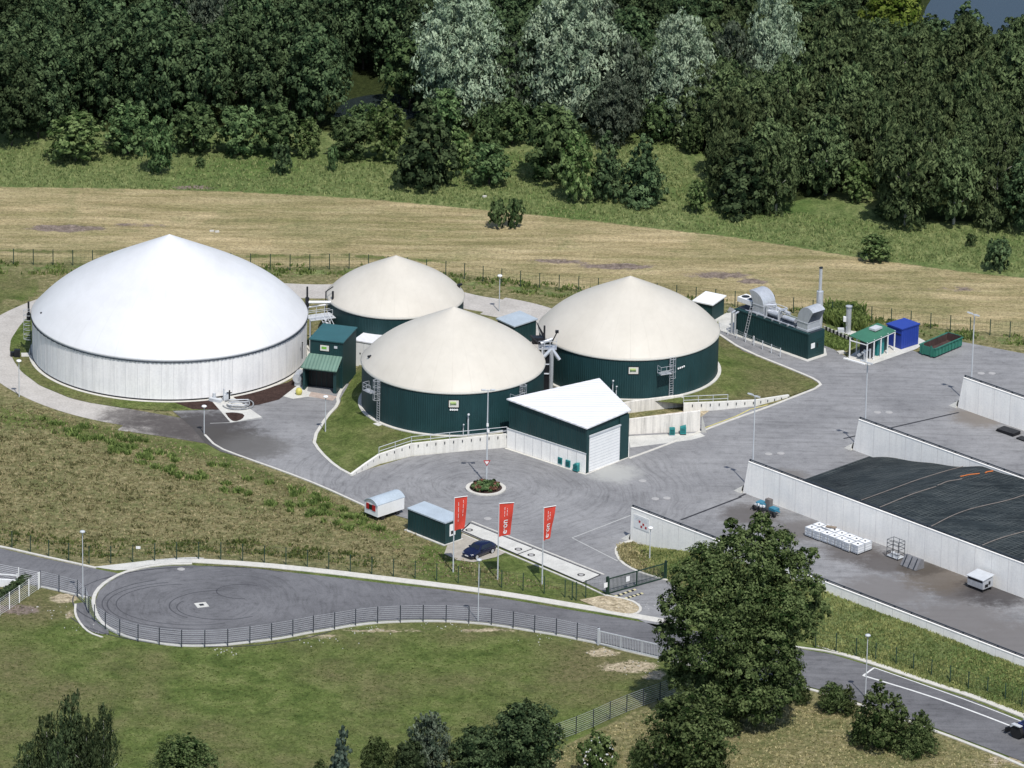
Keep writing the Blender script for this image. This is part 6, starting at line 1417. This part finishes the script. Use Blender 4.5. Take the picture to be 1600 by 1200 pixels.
# ---------------------------------------------------------------- grasses and weeds (stuff)
def inpoly(X, Y, poly):
    ins = np.zeros(len(X), bool); n = len(poly); j = n-1
    for i in range(n):
        xi, yi = poly[i]; xj, yj = poly[j]; c_ = ((yi > Y) != (yj > Y)) & (X < (xj-xi)*(Y-yi)/(yj-yi+1e-9)+xi); ins ^= c_; j = i
    return ins
def tufts(name, poly, n, h, w_, seed, mat, lab, clus=0, zfun=None, blades=3, sg=1.0):
    g = np.random.default_rng(seed); pl = np.array([tuple(P(x, y))[:2] for x, y in poly]); lo, hi = pl.min(0), pl.max(0)
    q = lo+(hi-lo)*g.random((n*3, 2))
    if clus:
        cc = lo+(hi-lo)*g.random((clus, 2)); q = cc[g.integers(0, clus, n*3)]+g.normal(size=(n*3, 2))*np.array([1.3, .9])*sg
    q = q[inpoly(q[:, 0], q[:, 1], pl)][:n]; m_ = len(q); z = np.zeros(m_) if zfun is None else zfun(q[:, 0], q[:, 1])
    Vs = []; Tn = []
    tb = np.clip(.5+.28*g.normal(size=m_), 0, 1)
    for b in range(blades):
        a = g.random(m_)*6.283; e = np.stack([np.cos(a), np.sin(a), np.zeros(m_)], -1); hh = h*(.5+.9*g.random(m_)); ww = w_*(.6+.8*g.random(m_)); ln = g.normal(size=(m_, 2))*.35
        base = np.stack([q[:, 0], q[:, 1], z], -1)+g.normal(size=(m_, 3))*np.array([w_, w_, 0])*.6
        top = base.copy(); top[:, 2] += hh; top[:, :2] += ln*hh[:, None]
        Vs.append(np.stack([base-e*ww[:, None]/2, base+e*ww[:, None]/2, top+e*ww[:, None]*.25, top-e*ww[:, None]*.25], 1)); Tn.append(np.clip(tb+.12*g.normal(size=m_), 0, 1))
    V = np.concatenate(Vs).reshape(-1, 3); Tt = np.concatenate(Tn); k = len(V)//4
    me = bpy.data.meshes.new(name); me.vertices.add(4*k); me.vertices.foreach_set('co', V.astype(np.float32).ravel()); me.loops.add(4*k); me.loops.foreach_set('vertex_index', np.arange(4*k, dtype=np.int32))
    me.polygons.add(k); me.polygons.foreach_set('loop_start', np.arange(0, 4*k, 4, dtype=np.int32)); me.update(calc_edges=True)
    at = me.attributes.new('tint', 'FLOAT', 'POINT'); at.data.foreach_set('value', np.repeat(Tt, 4).astype(np.float32))
    return stuff(newobj(name, me, mat), lab, 'grass')
G1 = leafmat('tall grass', (.085, .125, .04), (.32, .33, .14), .35); G2 = leafmat('dry tufts', (.15, .14, .06), (.50, .42, .24), .35); G3 = leafmat('green weeds', (.065, .10, .025), (.24, .29, .09), .35); G3c = leafmat('dull weeds', (.075, .08, .03), (.20, .18, .09), .3); G3b = leafmat('short grass', (.09, .13, .035), (.19, .23, .08), .35); G4 = leafmat('bank weeds', (.09, .125, .035), (.42, .42, .17), .35)
tufts('tall_meadow_grass', [(-60, 240), (0, 225), (180, 235), (620, 255), (1050, 215), (1120, 320), (1400, 350), (1660, 370), (1660, 436), (1342, 400), (1150, 370), (981, 351), (760, 327), (550, 308), (375, 299), (0, 291), (-60, 288)], 15000, .24, .12, 1, G1, 'tall rough grass between the dry meadow and the woods')
tufts('slope_grass', [(-60, 640), (30, 628), (120, 655), (300, 700), (500, 765), (640, 825), (700, 870), (900, 925), (700, 905), (590, 892), (420, 872), (286, 866), (145, 876), (0, 846), (-60, 835)], 9000, .15, .15, 2, G2, 'dry grass tufts on the brown slope')
tufts('slope_weeds', [(60, 650), (120, 662), (300, 708), (500, 775), (600, 815), (640, 835), (560, 835), (420, 790), (286, 750), (145, 700), (60, 670)], 5200, .42, .16, 3, G3, 'small green saplings dotting the upper brown slope', 520, sg=.2)
tufts('slope_weeds', [(-60, 640), (60, 660), (300, 750), (600, 850), (800, 900), (600, 885), (286, 860), (0, 845), (-60, 800)], 1800, .22, .14, 33, G3c, 'dull tufts scattered over the brown slope', 700, sg=.3)
tufts('slope_weeds', [(-60, 760), (0, 850), (145, 873), (286, 864), (420, 868), (590, 888), (590, 870), (420, 845), (145, 845), (0, 825)], 1900, .28, .16, 4, G3, 'green weeds along the wire fence of the slope', 500, sg=.5)
tufts('fence_weeds', [(-60, 406), (460, 414), (552, 413), (830, 441), (1137, 470), (1660, 532), (1660, 548), (1400, 520), (1137, 492), (830, 462), (552, 432), (460, 436), (-60, 428)], 3600, .3, .18, 6, G3, 'weeds growing along the rear wire fence', 500, sg=.6)
tufts('lawn_blades', [(-60, 960), (60, 935), (120, 975), (200, 1010), (300, 1020), (500, 1000), (700, 985), (930, 1015), (1040, 1045), (1040, 1090), (850, 1170), (850, 1260), (-60, 1260)], 9000, .07, .12, 7, G3b, 'short green grass on the lower field')
tufts('dry_field_grass', [(870, 1175), (1040, 1095), (1250, 1100), (1300, 1095), (1600, 1200), (1600, 1260), (870, 1260)], 6000, .13, .15, 8, G2, 'dry grass around the foot of the big tree')
# weeds on the bank: heights follow the loft
bu = np.array([tuple(v) for v in BU]); bdn = np.array([tuple(v) for v in BD])
g8 = np.random.default_rng(8)
def bank_weeds(n, mat, name, h, w_, lab, seed):
    g = np.random.default_rng(seed); i = g.random(n)*(len(bu)-1.001); j = i.astype(int); f = (i-j)[:, None]; t = g.random(n)[:, None]
    a = bu[j]*(1-f)+bu[j+1]*f; b = bdn[j]*(1-f)+bdn[j+1]*f; q = a*(1-t)+b*t; q[:, 2] = (a[:, 2:]+(b[:, 2:]-a[:, 2:])*(3*t**2-2*t**3))[:, 0]
    Vs = []; Tn = []; clumpv = np.sin(q[:, 0]*.55+np.sin(q[:, 1]*.8)*2)*np.cos(q[:, 1]*.6+q[:, 0]*.23); tb = np.clip(.5+.3*clumpv+.18*g.normal(size=n), 0, 1)
    for _ in range(3):
        an = g.random(n)*6.283; e = np.stack([np.cos(an), np.sin(an), an*0], -1); hh = h*(.4+.7*g.random(n)+.3*clumpv)[:, None]; ww = (w_*(.6+.8*g.random(n)))[:, None]; bs = q+g.normal(size=(n, 3))*[.12, .12, 0]; tp = bs+np.stack([g.normal(size=n)*.2, g.normal(size=n)*.2, np.ones(n)], -1)*hh
        Vs.append(np.stack([bs-e*ww/2, bs+e*ww/2, tp+e*ww/4, tp-e*ww/4], 1)); Tn.append(np.clip(tb+.1*g.normal(size=n), 0, 1))
    V = np.concatenate(Vs).reshape(-1, 3); k = len(V)//4; me = bpy.data.meshes.new(name); me.from_pydata(V.tolist(), [], np.arange(4*k).reshape(-1, 4).tolist()); me.update()
    at = me.attributes.new('tint', 'FLOAT', 'POINT'); at.data.foreach_set('value', np.repeat(np.concatenate(Tn), 4).astype(np.float32)); stuff(newobj(name, me, mat), lab, 'grass')
bank_weeds(12000, G4, 'bank_grass', .24, .14, 'lush yellow green grass on the bank below the lowest silage wall', 21)
tufts('bump_grass', [(985, 849), (966, 852), (964, 862), (972, 877), (992, 889), (1040, 904), (1150, 960), (1130, 880)], 2500, .3, .2, 22, G2, 'dry grass on the bump before the lowest silage wall')
tufts('container_grass', [(1285, 515), (1340, 532), (1325, 548), (1300, 545), (1290, 540)], 1200, .3, .2, 23, G3, 'green grass between generator container and gas skid')
tufts('shrubby_weeds', [(1290, 480), (1350, 490), (1350, 520), (1320, 515), (1292, 505)], 1800, 1.0, .3, 24, G3, 'tall weeds behind the exhaust stack', 14)
T = None
for i, (x, y, s_) in enumerate(((1381, 702, .5), (1450, 712, .5))):
    tg = thing('wall_weed', ['left', 'right'][i]+' tuft of green weeds at the foot of the second silage wall', 'weed', P(x, y, .2)); leaves('leaves', [(0, 0, .45, .5, .4, .45)], 260, .16, 40+i, LM['mid'], tg, 0, .4, .2); MB().tube((0, 0, -.2), (0, 0, .5), .03, 5).build('stem', m_bark, tg)
# pale birds or bags on the meadow
for i, (x, y) in enumerate(((331, 362), (339, 363), (757, 308))):
    tag(MB().box(P(x, y)+Vector((0, 0, .1)), (.55, .3, .2), .4*i).build('pale_stone', m_kerb), ('left of two white stones on the meadow above the big tank', 'right of two white stones on the meadow above the big tank', 'pale stone lying in the tall meadow grass')[i], 'stone')
g = random.Random(12); m = MB()
for i in range(170):
    t = g.random(); x = g.choice(((90, 955), (500, 1002), (560, 984), (700, 978), (860, 998), (940, 1015), (1000, 1040), (140, 985), (1000, 950), (350, 1018))); q = P(x[0]+g.gauss(0, 22), x[1]+g.gauss(0, 5)); s_ = g.uniform(.05, .13); m.box((q.x, q.y, s_*.3), (s_, s_*.8, s_*.7), g.uniform(0, 3), (g.uniform(-.4, .4), g.uniform(-.4, .4)))
stuff(m.build('verge_pebbles', m_slab), 'scattered pale stones along the fence foot', 'stones')
